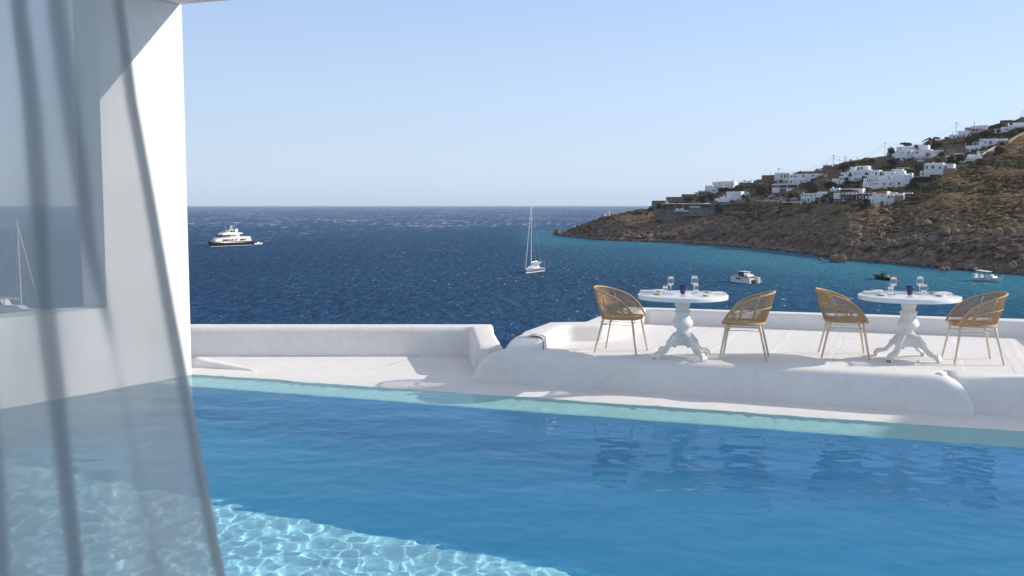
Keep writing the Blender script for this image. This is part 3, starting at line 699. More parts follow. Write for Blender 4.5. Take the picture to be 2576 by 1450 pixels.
win(MB(), 8.15, 12.5, 5.15, 5.95, 2.31, .35).build('window', M['dark'], y); win(MB(), 12.8, 14.6, 5.2, 5.9, 2.32).build('window', M['dark'], y)
for x0 in (15.5, 17): win(MB(), x0, x0 + .8, 5.3, 5.9, 2.32).build('window', M['dark'], y)
win(MB(), 14.6, 18.2, 7.5, 8.25, 1.58).build('window', M['dark'], y)
mb = MB(); V = []
for x in [1.6 + i for i in range(29)]: V.append((x, -hb(x, .80) - .06, .18))
MB().tube(V, .10, 5).build('boot_stripe', M['gel'], y)
MB().tube([(x, -hb(x, .95) - .05, 1.9 - .004 * x) for x in [9.5 + i for i in range(15)]], .06, 4).build('rail_stripe', M['canvas'], y)
for x, h_ in ((11.6, 8.6), (13.5, 11.0), (18.5, 11.2), (3, 4)): MB().tube([(x, .8, 3 if x < 5 else 7), (x, .8, h_)], .05, 4).build('antenna', M['gel'], y)
# tender behind it
tb = at_z(639, 616.3, SEA); te = at_z(658, 614.8, SEA)
t = empty('dinghy', (0, 0, 0), 'small white dinghy moored behind the navy motor yacht', 'boat'); Lt = place(t, tb, te)
hull(Lt, 1.9, lambda t: .75, .2, .1).build('hull', M['gel'], t, True); MB().box((Lt * .45, -.4, .6), (Lt * .6, .4, 1.5)).build('console', M['gel'], t)
# ---- sailing yachts
def sailboat(bow, stn, mast_h, label, hullm, L):
    s = empty('sailing_yacht', (0, 0, 0), label, 'sailboat', 'sailing yachts at anchor'); place(s, bow, stn)
    h1 = hull(L, 3.9, lambda t: 1.55 - .45 * t, .5, .02, 1.9, .8); h1.build('hull', hullm, s, True)
    MB().tube([(x, -1.95 * (1 - max(0, 1 - x / L) ** 1.9) ** .8 * .8 - .05, .15) for x in [.2 + i * L / 13 for i in range(13)]], .12, 5).build('boot_stripe', M['gel'], s)
    MB().add([(L * t, sg * (1.9 * (1 - (1 - t) ** 1.9) ** .8) * .96, 1.57 - .45 * t) for t in (.02, .1, .25, .5, .75, 1) for sg in (-1, 1)], [(2 * i, 2 * i + 1, 2 * i + 3, 2 * i + 2) for i in range(5)]).build('deck', M['gel'], s)
    MB().side([(L * .28, 1.42), (L * .38, 2.0), (L * .66, 2.1), (L * .72, 1.2)], -1.0, 1.0).build('cabin', M['gel'], s)
    MB().side([(L * .62, 2.0), (L * .68, 3.1), (L * .80, 3.1), (L * .82, 3.0), (L * .70, 2.95)], -1.2, 1.2).build('sprayhood', M['gel'], s)
    MB().side([(L * .36, 1.8), (L * .40, 1.98), (L * .58, 2.03), (L * .58, 1.82)], -1.03, 1.03).build('window', M['dark'], s)
    mx = L * .36
    MB().tube([(mx, 0, 1.5), (mx + mast_h * .012, 0, mast_h)], [.13, .09], 8).build('mast', M['gel'], s)
    MB().tube([(mx + .1, 0, 3.3), (mx + L * .38, 0, 3.4)], [.24, .2], 8).build('boom', M['gel'], s)
    MB().tube([(.25, 0, 1.6), (mx + .05, 0, mast_h * .93)], .085, 5).build('forestay', M['gel'], s)
    MB().tube([(L - .1, 0, 1.2), (mx + .15, 0, mast_h * .99)], .025, 4).build('backstay', M['alu'], s)
    for q_ in (.30, .52, .74): MB().tube([(mx, -1.3 * (1.1 - q_ * .6), mast_h * q_), (mx, 1.3 * (1.1 - q_ * .6), mast_h * q_)], .035, 4).build('spreader', M['gel'], s)
    for sg in (-1, 1): MB().tube([(mx + .2, sg * 1.8, 1.4), (mx, sg * 1.2, mast_h * .30), (mx, sg * 1.0, mast_h * .52), (mx + .1, 0, mast_h * .9)], .018, 4).build('shroud', M['alu'], s)
    MB().tube([(L * .97, -1.2, 1.1), (L * .97, -1.2, 3.2), (L * .97, 1.2, 3.2), (L * .97, 1.2, 1.1)], .05, 5).build('stern_arch', M['alu'], s)
    return s
b = at_z(1321, 688.5, SEA); dv = Vector((.40, .92, 0)).normalized()
sailboat(b, b + dv * 14, 184 * b.y / 2500 + .3, 'grey hulled sailing yacht with bare tall mast, alone in the middle of the bay', M['greyhull'], 14)
b = at_z(-22, 803, SEA); dv = Vector((.93, -.05, 0)).normalized()
sailboat(at_z(104, 796, SEA), at_z(-30, 792, SEA), 248 * b.y / 2500, 'sailing yacht seen through the villa window behind the curtain', M['gel'], (at_z(104, 796, SEA) - at_z(-30, 792, SEA)).length)
# ---- catamaran at 282 m, stern to the left
S_ = at_z(1843, 708.5, SEA); Bw = at_z(1895, 714.5, SEA)
cat = empty('catamaran', (0, 0, 0), 'white power catamaran with a boxy black cabin and teak deck', 'catamaran', rz=0)
cc_ = at_z(1876, 711, SEA); dc_ = (S_ - Bw).normalized(); Lc = 8.2; place(cat, cc_ - dc_ * Lc * .5, cc_ + dc_ * Lc * .5)
for sg in (-1, 1):
    mb = MB()
    V = [(x * Lc, sg * (1.55) + dy, z) for x, dy, z in ((0, -.25, -.2), (0, .25, -.2), (0, .32, 1.55), (0, -.32, 1.55), (.06, -.5, -.2), (.06, .5, -.2), (.06, .62, 1.6), (.06, -.62, 1.6), (1, -.5, -.2), (1, .5, -.2), (1, .62, 1.55), (1, -.62, 1.55))]
    F_ = [(0, 1, 2, 3), (8, 11, 10, 9)]
    for a in (0, 4): F_ += [(a + i, a + (i + 1) % 4, a + 4 + (i + 1) % 4, a + 4 + i) for i in range(4)]
    mb.add(V, F_).build('hull', M['gel'], cat)
    MB().box((Lc * .45, min(sg * 2.14, sg * 2.19), .95), (Lc * .70, max(sg * 2.14, sg * 2.19), 1.35)).build('hull_window', M['dark'], cat)
MB().box((Lc * .08, -1.35, .9), (Lc * .97, 1.35, 1.45)).build('bridge_deck', M['gel'], cat)
MB().box((Lc * .10, -2.0, 1.62 + .17), (Lc * .95, 2.0, 1.66 + .17)).build('deck', M['teak'], cat)
MB().side([(Lc * .42, 1.84), (Lc * .46, 3.0), (Lc * .74, 3.04), (Lc * .72, 1.84)], -1.1, 1.1).build('cabin', M['black'], cat)
MB().side([(Lc * .40, 3.02), (Lc * .40, 3.1), (Lc * .77, 3.13), (Lc * .77, 3.05)], -1.2, 1.2).build('cabin_roof', M['gel'], cat)
MB().side([(Lc * .22, 1.84), (Lc * .26, 2.35), (Lc * .40, 2.4), (Lc * .41, 1.84)], -1.1, 1.1).build('coachroof', M['gel'], cat)
MB().side([(Lc * .425, 2.2), (Lc * .443, 2.85), (Lc * .45, 2.85), (Lc * .43, 2.2)], -1.1, 1.1).build('windscreen', M['bluegrey'], cat)
for yy in (-.8, .6): MB().tube([(Lc * .60, yy, 3.1), (Lc * .62, yy, 4.4)], .03, 4).build('antenna', M['black'], cat)
def text(s, size, m_, parent, loc, rot, name='lettering'):
    cu = bpy.data.curves.new(name, 'FONT'); cu.body = s; cu.size = size; cu.extrude = .005; cu.align_x = 'CENTER'; cu.materials.append(m_)
    o = bpy.data.objects.new(name, cu); me_ = bpy.data.meshes.new_from_object(o); bpy.data.objects.remove(o); o = bpy.data.objects.new(name, me_); col.objects.link(o); o.parent = parent; o.location = loc; o.rotation_euler = rot; return o
text('A', .7, M['gel'], cat, (Lc * .59, 1.12, 2.15), (R(90), 0, R(180)))
p = at_z(1911.5, 712.5, SEA)
by = empty('mooring_buoy', (p.x, p.y, SEA), 'round orange buoy floating in front of the white catamaran', 'buoy')
MB().ball((0, 0, .30), (.52, .52, .48), 14, 9).build('float', M['orange'], by, True); MB().tube([(0, 0, .7), (0, 0, 1.0)], .07, 6).build('ring', M['black'], by)
# ---- black rigid inflatable, bow left
Bw = at_z(2203, 701.5, SEA); S_ = at_z(2250, 706.5, SEA)
rib = empty('rigid_inflatable', (0, 0, 0), 'black rigid inflatable boat with a hardtop, right of the white catamaran', 'boat'); Lr = place(rib, Bw + (Bw - S_).normalized() * 1.3, S_)
rib.scale = (1, 1, .8)
hull(Lr, 2.7, lambda t: 1.55 - .75 * t ** .8, .3, .16, 2.1, .9, flare=.6).build('hull', M['black'], rib, True)
tubepts = [(Lr * t, sg * 1.3 * (1 - (1 - t) ** 2.3) ** .7, 1.5 - .7 * t ** .8) for sg, t in [(-1, 1 - i / 8) for i in range(8)] + [(1, i / 8) for i in range(9)]]
MB().tube(tubepts, .26, 8).build('tube', M['black'], rib, True)
MB().box((0, -.35, 1.66), (.9, .35, 1.78)).build('bow_pad', M['teak'], rib)
MB().side([(Lr * .40, 1.0), (Lr * .44, 2.0), (Lr * .50, 2.3), (Lr * .56, 2.3), (Lr * .58, 1.0)], -.6, .6).build('console', M['black'], rib)
MB().box((Lr * .42, -.95, 2.85), (Lr * .80, .95, 2.95)).build('hardtop', M['black'], rib)
for x in (.47, .74):
    for sg in (-1, 1): MB().tube([(Lr * x, sg * .6, 1.0), (Lr * (x + .01), sg * .75, 2.86)], .04, 5).build('post', M['black'], rib)
MB().box((Lr * .64, -.5, .9), (Lr * .72, .5, 1.7)).build('seat', M['bluegrey'], rib)
MB().side([(Lr * .98, .7), (Lr * 1.0, 1.75), (Lr * 1.06, 1.8), (Lr * 1.10, .6)], -.3, .3).build('engine', M['navy'], rib)
text('2', .75, M['gel'], rib, (Lr * .46, -.62, 1.25), (R(90), 0, 0), 'number')
# ---- fishing boat, bow right
S_ = at_z(2449, 705.5, SEA); Bw = at_z(2516, 711, SEA)
fb_ = empty('fishing_boat', (0, 0, 0), 'small white traditional boat with a flat canvas awning, near the shore at right', 'boat'); Lf = place(fb_, Bw + (Bw - S_).normalized() * .7, S_)
fb_.scale = (1, 1, .85)
hull(Lf, 2.8, lambda t: 1.75 - 1.9 * t * (1 - t * .45) * .9 * (1 - .2 * t), .4, .06, 1.9, .5).build('hull', M['bluegrey'], fb_, True)
MB().side([(Lf * .22, 1.0), (Lf * .26, 1.9), (Lf * .54, 1.9), (Lf * .56, .9)], -.85, .85).build('cabin', M['bluegrey'], fb_)
MB().box((Lf * .33, -.5, 1.9), (Lf * .42, .5, 2.45)).build('hatch', M['gel'], fb_); MB().box((Lf * .70, -.6, .9), (Lf * .80, .6, 2.1)).build('seat', M['canvas'], fb_); MB().box((Lf * .90, -.6, .9), (Lf * .99, .6, 2.3)).build('engine', M['canvas'], fb_)
MB().side([(Lf * .43, 3.35), (Lf * .55, 3.45), (Lf * .85, 3.65), (Lf * .85, 3.5), (Lf * .6, 3.2), (Lf * .43, 3.28)], -1.1, 1.1).build('awning', M['canvas'], fb_)
for x in (.47, .63, .8):
    for sg in (-.8, .8): MB().tube([(Lf * x, sg, 1), (Lf * x, sg, 3.4)], .03, 4).build('awning_pole', M['alu'], fb_)
MB().tube([(0, 0, 1.7), (-.1, 0, 2.7)], .05, 4).build('bow_post', M['gel'], fb_); MB().tube([(.0, 0, 1.7), (.8, .1, -.1)], .03, 4).build('anchor_rope', M['canvas'], fb_)
MB().side([(Lf * .5, .95), (Lf * .7, .9), (Lf * .7, 1.15), (Lf * .5, 1.15)], -1.15, 1.15).build('gunwale_panel', M['turq'], fb_)
MB().tube([(Lf * .88, 0, 2), (Lf * .90, 0, 4.4)], .035, 4).build('flag_pole', M['alu'], fb_); MB().add([(Lf * .90, 0, 4.4), (Lf * .90, 0, 3.9), (Lf * .99, .1, 3.85), (Lf * .99, .1, 4.3)], [(0, 1, 2, 3)]).build('flag', M['gel'], fb_)
# ---- tiny motorboat off the headland, fender buoys
p = at_z(1440 - 1, 573, SEA); mbt = empty('motorboat', (0, 0, 0), 'tiny white motorboat with a wake off the tip of the headland', 'boat'); place(mbt, p, p + Vector((6.5, 1, 0)))
hull(6, 2, lambda t: 1.0, .2).build('hull', M['gel'], mbt, True); MB().box((2.2, -.5, .8), (3.4, .5, 1.9)).build('cabin', M['gel'], mbt)
mw_ = M['foam'] = mat('foam', (.75, .78, .8), .9)
w_ = MB().add([(p.x + 7, p.y + .4, SEA + .03), (p.x + 7, p.y + 1.8, SEA + .03), (p.x + 30, p.y + 5.2, SEA + .03), (p.x + 30, p.y + 1.5, SEA + .03)], [(0, 1, 2, 3)]).build('wake', mw_); tag(w_, kind='stuff')
# ================================================================ HEADLAND
RY = [(1300, 588), (1395, 587), (1430, 580), (1470, 563), (1500, 552), (1540, 541), (1600, 530), (1640, 524), (1700, 505), (1770, 488), (1800, 481), (1850, 470), (1900, 462), (1950, 450), (2000, 440), (2050, 430), (2090, 417), (2140, 408), (2175, 399), (2230, 392), (2270, 384), (2320, 372), (2361, 354), (2390, 346), (2450, 331), (2503, 313), (2576, 298), (2700, 268), (3100, 190)]
SPAN = [(1300, 6), (1395, 10), (1480, 40), (1640, 95), (1900, 170), (2200, 215), (2576, 250), (3100, 330)]
def T(x, y, dz=0):
    """ground point of the headland seen at pixel x, y"""
    ys_ = lerp(SHORE, x); yr = lerp(RY, x); t = max(0, min(1, (ys_ - y) / (ys_ - yr)))
    ds_ = at_z(x, ys_, SEA).y; d = ds_ + lerp(SPAN, x) * (.12 * t + .88 * t ** 1.55)
    return at_y(x, ys_ + (yr - ys_) * t, d)
rockc = bpy.data.materials.new('headland_ground'); rockc.use_nodes = True; m = rockc
m.node_tree.nodes['Principled BSDF'].inputs['Roughness'].default_value = .95; m.node_tree.nodes['Principled BSDF'].inputs['Specular IOR Level'].default_value = .1
geo = nd(m, 'ShaderNodeNewGeometry'); pos = geo.outputs['Position']; sep = nd(m, 'ShaderNodeSeparateXYZ'); lk(m, pos, sep.inputs[0])
n1_ = noise_n(m, pos, .05, 5, .6); n2_ = noise_n(m, pos, .35, 6, .7); n3_ = noise_n(m, pos, 1.6, 4, .6)
rk = ramp(m, n2_, [(.36, (.05, .036, .028)), (.5, (.15, .108, .083)), (.64, (.30, .225, .175))])
gr = ramp(m, n2_, [(.34, (.060, .042, .022)), (.5, (.19, .125, .060)), (.66, (.38, .26, .125))])
hgt = mathn(m, 'ADD', sep.outputs[2], mathn(m, 'MULTIPLY', mathn(m, 'SUBTRACT', n1_, .5), 34))
c = mixc(m, ramp(m, mathn(m, 'DIVIDE', mathn(m, 'ADD', hgt, 22), 40), [(.25, (0, 0, 0)), (.60, (1, 1, 1))]), rk, gr)
wet = ramp(m, mathn(m, 'DIVIDE', mathn(m, 'SUBTRACT', sep.outputs[2], SEA), 10), [(.02, (.22, .2, .2)), (.14, (1, 1, 1))])
c = mixc(m, 1, c, wet, 'MULTIPLY'); setc(m, c)
bump(m, mathn(m, 'ADD', mathn(m, 'MULTIPLY', n2_, 1.5), mathn(m, 'MULTIPLY', n3_, .5)), 1.0, 1.6)
V = []; Fc = []; NXh, NT = 720, 130
def ridged(p, f, s=0): return 1 - 2 * abs(noise.noise(Vector((p.x * f, p.y * f, p.z * f + s))))
for i in range(NXh + 1):
    x = 1396 + 1704 * (i / NXh) ** 1.0
    ys_ = lerp(SHORE, x); yr = lerp(RY, x)
    for j in range(NT + 1):
        t = j / NT
        if t < .045: p = T(x, ys_) + Vector((0, -6 + 130 * t, -4 + 88 * t)) if False else T(x, ys_); p = p + Vector((0, -4 * (1 - t / .045), -3 * (1 - t / .045)))
        elif t < .93: p = T(x, ys_ + (yr - ys_) * (t - .045) / .885)
        else:
            p = T(x, yr); q_ = (t - .93) / .07; p = p + Vector((0, 160 * q_, -max(0, p.z - SEA + 6) * q_ ** 1.6))
        if t >= .045 and t < .95:
            k_ = min(1, (t - .045) * 9); sh_ = max(.0, 1 - t * 2.0); top = min(1, (.95 - t) * 8)
            dz = (1.5 * N(p.x * .03, p.y * .03, 3) + .8 * N(p.x * .11, p.y * .11, 5)) * top
            dd = (2.0 + 8 * sh_) * ridged(p, .045, 2) * .6 + (1.4 + 5.5 * sh_) * ridged(p, .16, 5) * .55 + (.8 + 2.8 * sh_) * ridged(p, .5, 7) * .6
            ph = (p.z / 3.6 + 1.6 * N(p.x * .018, p.y * .018, 6) + .25 * N(p.x * .09, p.y * .09, 1)) % 1.0
            dd += (1 - sh_) * 2.6 * (1 - ph) ** 2 * (1 if x > 2250 else .35)
            p = p + Vector((0, -dd * k_ * top, (dz + .25 * dd * sh_) * k_))
        V.append(p)
for i in range(NXh):
    for j in range(NT): a = i * (NT + 1) + j; Fc.append((a, a + NT + 1, a + NT + 2, a + 1))
tag(obj('headland', V, Fc, rockc, smooth=False), kind='structure')
# scrub and loose rock
def blob(mb, c, r, fl, jit, seg=6, rings=4): mb.ball(c, (r, r, r * fl), seg, rings, jit)
rnd = random.Random(5)
scr = mat('scrub_leaves', (.05, .05, .02), .95, .1); g2 = nd(scr, 'ShaderNodeNewGeometry')
setc(scr, ramp(scr, g2.outputs['Random Per Island'], [(0, (.030, .028, .013)), (.4, (.065, .052, .020)), (.7, (.12, .086, .034)), (1, (.24, .165, .07))]))
mb = MB(); cnt = 0
while cnt < 5600:
    x = 1430 + 1250 * rnd.random() ** .75; ys_ = lerp(SHORE, x); yr = lerp(RY, x); t = rnd.random() ** .8
    if t < .16: continue
    y = ys_ + (yr - ys_) * t
    dens = .42 + 1.5 * N(x * .012, y * .045, 4) + (.35 if x > 2150 else 0) - (.5 if t < .4 else 0) * (1 if N(x * .01, y * .02, 1) < .1 else .2)
    if rnd.random() > dens: continue
    p = T(x, y); r = rnd.uniform(.35, .95) * (1.5 if rnd.random() < .08 else 1)
    mb.ball((p.x, p.y - 1.6, p.z + .25), (r * rnd.uniform(1.1, 2.4), r, r * rnd.uniform(.5, .8)), 6, 4, .35); cnt += 1
tag(mb.build('scrub', scr), kind='stuff')
rkm = mat('loose_rock', (.2, .16, .13), .9, .2); g2 = nd(rkm, 'ShaderNodeNewGeometry')
setc(rkm, mixc(rkm, noise_n(rkm, coords(rkm), .8, 4), ramp(rkm, g2.outputs['Random Per Island'], [(0, (.10, .073, .055)), (.6, (.23, .17, .13)), (1, (.34, .265, .21))]), (.17, .122, .09)))
bump(rkm, noise_n(rkm, coords(rkm), 1.2, 5), .8, .6)
mb = MB()
for i in range(3600):
    x = 1420 + 1250 * rnd.random() ** .8; ys_ = lerp(SHORE, x); yr = lerp(RY, x); t = rnd.random() ** 1.7 * .85
    p = T(x, ys_ + (yr - ys_) * t); r = rnd.uniform(.3, 1.15) * (1.0 - .35 * t) * (2.1 if rnd.random() < .06 else 1)
    mb.ball((p.x, p.y - 1.5, p.z + .1), (r * rnd.uniform(.8, 1.6), r, r * rnd.uniform(.6, 1.1)), 6, 4, .28)
for i in range(900):
    x = 1430 + 1240 * rnd.random() ** .85; ys_ = lerp(SHORE, x); yr = lerp(RY, x); t = .03 + rnd.random() ** 1.3 * (.42 if x > 1750 else .55)
    if N(x * .018, t * 9, 8) < .02: continue
    p = T(x, ys_ + (yr - ys_) * t); r = rnd.uniform(.8, 2.4) * (1 - .8 * t)
    mb.ball((p.x, p.y - 1.2, p.z + .1 * r), (r * rnd.uniform(.7, 1.3), r * .9, r * rnd.uniform(.7, 1.25)), 8, 5, .24)
for i in range(900):
    x = 1410 + 1260 * rnd.random(); p = T(x, lerp(SHORE, x)); r = rnd.uniform(.5, 1.7)
    mb.ball((p.x, p.y - rnd.uniform(0, 5), SEA + .1 + rnd.uniform(-.2, .9)), (r * rnd.uniform(.9, 1.9), r, r * rnd.uniform(.5, .9)), 6, 4, .28)
tag(mb.build('loose_rocks', rkm), kind='stuff')
def boulder(px, py, w_, h_, label, n=3):
    p = T(px, py) if py < lerp(SHORE, px) else at_z(px, py, SEA); k_ = p.y / 2500; mb = MB()
    for i in range(n):
        a = rnd.uniform(-.5, .5); mb.ball((w_ * k_ * a * .8, -2.0 + rnd.uniform(-.6, .6), h_ * k_ * rnd.uniform(.25, .5)), (w_ * k_ * rnd.uniform(.28, .42), w_ * k_ * .35, h_ * k_ * rnd.uniform(.45, .62)), 10, 7, .10)
    o = mb.build('boulder', rkm); o.location = p; tag(o, label, 'rock', 'boulders along the shore')
boulder(1400, 592, 16, 15, 'grey rock islet standing alone off the tip of the headland', 4)
boulder(1420, 594, 14, 7, 'low dark rocks awash between the islet and the headland tip', 4)
boulder(2098, 660, 36, 22, 'pair of large rounded boulders at the waterline below the white houses', 4)
boulder(2057, 655, 14, 8, 'small dark rock in the water left of the pair of large boulders', 2)
boulder(2530, 688, 30, 34, 'huge rounded boulder at the foot of the slope at the right edge', 2)
boulder(2370, 681, 20, 12, 'pale boulder at the waterline above the fishing boat and left of it', 3)
boulder(2520, 600, 44, 32, 'big brown rock outcrop on the slope near the right edge', 5)
boulder(2380, 594, 40, 24, 'brown rock outcrop halfway up the slope, left of the big one', 5)
boulder(2315, 572, 34, 20, 'jagged rock group on the middle of the grassy slope', 5)
boulder(2152, 612, 12, 9, 'small pale boulder on the slope below the red roofed chapel', 1)
# ---------------------------------------------------------------- hillside materials
def stonem(name, c0, c1, sc):
    m = mat(name, c0, .9, .1); v = coords(m); vo = nd(m, 'ShaderNodeTexVoronoi'); vo.inputs['Scale'].default_value = sc; lk(m, v, vo.inputs['Vector'])
    s = nd(m, 'ShaderNodeSeparateColor'); lk(m, vo.outputs['Color'], s.inputs[0]); setc(m, mixc(m, s.outputs[0], c0, c1)); bump(m, vo.outputs['Distance'], .6, .15); return m
K = {'W': varied('whitewash', (.78, .79, .81), (.72, .73, .75), .3, .8, .2, 2, .05), 'S': stonem('dry_stone', (.14, .105, .078), (.24, .185, .135), 1.6), 'L': stonem('pale_dry_stone', (.24, .18, .12), (.38, .29, .20), 1.5),
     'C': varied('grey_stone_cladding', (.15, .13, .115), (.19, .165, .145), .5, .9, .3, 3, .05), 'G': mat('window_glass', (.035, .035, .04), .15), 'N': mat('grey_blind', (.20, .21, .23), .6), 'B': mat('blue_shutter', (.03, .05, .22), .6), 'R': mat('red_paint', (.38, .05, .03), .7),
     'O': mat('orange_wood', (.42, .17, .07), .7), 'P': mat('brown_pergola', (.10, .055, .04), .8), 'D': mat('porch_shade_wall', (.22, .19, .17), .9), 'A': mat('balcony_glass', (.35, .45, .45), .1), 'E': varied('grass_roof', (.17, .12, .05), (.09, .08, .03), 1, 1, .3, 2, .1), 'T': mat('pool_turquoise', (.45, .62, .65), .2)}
VW = {1: (1582.4, 412.2, .1), 2: (1840, 412.2, .1), 3: (2082.9, 309.1, .1), 4: (2318.4, 279.7, .1), 5: (2060.8, 404.8, .1), 6: (2060.8, 257.6, .2)}
def dpx(v, x, y): a, b, s = VW[v]; return a + x * s, b + y * s
def building(name, label, cat, v, anchor, yaw, parts, fwd=4.0, group=None):
    """parts: (part name, material, x0, y0, x1, y1, k, depth) in view pixels, on the plane k metres behind the front"""
    ax, ay = dpx(v, *anchor); A = T(ax, ay); A = A + (CAM - A).normalized() * fwd
    ya = R(yaw); u = Vector((math.cos(ya), math.sin(ya), 0)); w_ = Vector((-math.sin(ya), math.cos(ya), 0))
    e = empty(name, A, label, cat, group, ya)
    for pt in parts:
        nm, mk_, x0, y0, x1, y1, k_, dep = pt[:8]; n_ = w_
        q = [at_plane(*dpx(v, x, y), A + w_ * k_, n_) - A for x, y in ((x0, y1), (x1, y1), (x0, y0), (x1, y0))]
        xa = (q[0].dot(u) + q[2].dot(u)) / 2; xb = (q[1].dot(u) + q[3].dot(u)) / 2; za = (q[0].z + q[1].z) / 2; zb = (q[2].z + q[3].z) / 2
        opt = pt[8] if len(pt) > 8 else ''
        if nm in ('window', 'door', 'shutter'):
            o = MB().box((xa, k_ - .10, za), (xb, k_ + .05, zb)).build(nm, K[mk_], e)
            continue
        if opt == 'barrel':
            n2 = 8; mb = MB(); pr = [(k_ + dep / 2 - math.cos(math.pi * i / n2) * dep / 2, za + (zb - za) * math.sin(math.pi * i / n2)) for i in range(n2 + 1)]
            mb.add([(xx, a, b) for xx in (xa, xb) for a, b in pr], [tuple(range(n2 + 1)), tuple(range(n2 + 1, 2 * n2 + 2))[::-1]] + [(i, i + 1, n2 + 2 + i, n2 + 1 + i) for i in range(n2)]); mb.build(nm, K[mk_], e, False); continue
        if opt == 'fbarrel':
            n2 = 8; mb = MB(); pr = [((xa + xb) / 2 - math.cos(math.pi * i / n2) * (xb - xa) / 2, za + (zb - za) * math.sin(math.pi * i / n2)) for i in range(n2 + 1)]
            mb.side(pr, k_, k_ + dep).build(nm, K[mk_], e); continue
        if nm in ('wall', 'terrace_wall', 'stone_base') and opt != 'up': za -= 1.6 if opt != 'deep' else 6
        o = MB().box((xa, k_, za), (xb, k_ + dep, zb)).build(nm, K[mk_], e)
        if mk_ == 'W' and dep > 1.5: bevel(o, .16, 2)
    return e
Wd = lambda l, m_='G', k=0, n='window': [(n, m_, a, b, c_, d, k, .1) for a, b, c_, d in l]
wall = lambda m_, x0, y0, x1, y1, k=0, d=7, o='': ('wall', m_, x0, y0, x1, y1, k, d, o)
HS = 'houses on the hillside'
building('stone_house', 'round stone house with a grass roof at the left end of the village', 'house', 1, (740, 1130), -25, [wall('C', 568, 945, 905, 1130, 0, 9), ('roof', 'E', 580, 930, 900, 946, .3, 8.4), ('wing', 'C', 515, 1065, 568, 1130, .5, 5)] + Wd([(582, 985, 592, 1065), (612, 985, 620, 1068), (628, 985, 642, 1068)], 'N'), group=HS)
building('stone_house', 'long grey stone house with a grass roof and two bright windows, above the concrete villa', 'house', 1, (1100, 960), -25, [wall('C', 928, 858, 1340, 960, 0, 8), ('roof', 'E', 935, 838, 1340, 859, .3, 7.4), wall('C', 1120, 928, 1540, 975, -2, 2)] + Wd([(952, 900, 976, 936), (1042, 898, 1066, 936)], 'A') + Wd([(1165, 890, 1240, 915)], 'G'), group=HS)
building('stone_house', 'grey stone house with a ragged grass roof, left of the tall dark palm', 'house', 1, (1470, 860), -25, [wall('C', 1320, 785, 1640, 862, 0, 8), ('roof', 'E', 1325, 768, 1635, 786, .3, 7.4)] + Wd([(1350, 812, 1362, 840), (1412, 812, 1424, 838)]), group=HS)
building('stone_house', 'grey stone house with a pale roof band just below the white cubic villa', 'house', 1, (1850, 830), -25, [wall('S', 1745, 678, 1900, 830, 0, 7), ('roof_band', 'W', 1782, 684, 1892, 706, -.1, .3), wall('S', 1900, 705, 1975, 830, 1, 6)] + Wd([(1768, 740, 1790, 780), (1828, 738, 1840, 776), (1860, 736, 1880, 770)]), group=HS)
building('white_villa', 'white cubic villa standing against the sky at the left of the village', 'house', 1, (2150, 725), -34, [wall('W', 1910, 550, 2095, 728, 0, 8), wall('W', 2040, 596, 2215, 735, -2.5, 3), wall('W', 2090, 455, 2150, 590, 4, 5), wall('W', 2150, 452, 2305, 600, 5, 6), wall('W', 2305, 442, 2620, 600, 5.5, 7), ('chimney', 'W', 2608, 420, 2640, 560, 5, 1.2), ('roof', 'W', 2070, 582, 2370, 597, -2.7, 3.4)] + Wd([(2270, 482, 2288, 526)], 'G', 5) + Wd([(2105, 655, 2120, 692), (2132, 655, 2148, 692), (2160, 655, 2180, 685)], 'G', -2.5) + Wd([(1918, 610, 1930, 655)], 'N'), group=HS)
building('concrete_villa', 'low grey modern villa with open colonnade and long flat roof above the cliff', 'house', 1, (1400, 1380), -20, [
    ('roof', 'W', 830, 1000, 2040, 1020, 1, 10), wall('D', 850, 1022, 2035, 1160, 7, 1, 'up'), ('colonnade_end', 'C', 835, 1022, 855, 1160, 1.5, 6), wall('C', 825, 1155, 1330, 1372, 2, 9), ('terrace_pool', 'T', 1150, 1168, 1500, 1206, -.5, 4), wall('C', 1330, 1206, 1500, 1372, 0, 8),
    wall('C', 1495, 1112, 2150, 1285, -1.0, 7), ('eave', 'N', 1500, 1162, 2145, 1174, -1.4, .6), wall('C', 655, 1150, 825, 1345, 3, 6), ('balcony', 'N', 1330, 1288, 2010, 1312, -5, 4), wall('C', 1330, 1330, 1520, 1420, -3, 3), wall('C', 1770, 1310, 2210, 1420, -3, 3), ('balustrade', 'A', 1530, 1062, 1800, 1112, -1, .1), ('entry_block', 'C', 2060, 1000, 2200, 1160, .5, 5)]
    + [('column', 'O' if i else 'C', x, 1022, x + w_, 1165, 1.2, .5) for i, (x, w_) in enumerate(((955, 14), (1145, 24), (1328, 22), (1362, 20), (1495, 12)))]
    + Wd([(1530, 1178, 1600, 1278), (1642, 1182, 1705, 1262), (1715, 1182, 1800, 1262), (1808, 1182, 1855, 1262), (1930, 1180, 2000, 1278), (2010, 1180, 2060, 1278), (2070, 1180, 2140, 1278)], 'N', -1) + Wd([(862, 1175, 912, 1262), (1515, 1345, 1765, 1412)], 'G', 2) + Wd([(960, 1210, 1018, 1268)], 'O', 2, 'door') + Wd([(1525, 1348, 1760, 1412)], 'G', -2.9), group=HS)
building('white_villa', 'white villa with a small round chimney behind the round dark tree', 'house', 1, (2450, 990), -34, [wall('W', 2445, 700, 2816, 880, 3, 8), wall('W', 2160, 870, 2520, 992, 0, 6), wall('W', 2290, 832, 2450, 872, 2, 3, 'up'), ('chimney', 'W', 2370, 790, 2390, 834, 2.2, 1)] + Wd([(2172, 935, 2225, 990)], 'G') + Wd([(2345, 938, 2360, 975)], 'N'), group=HS)
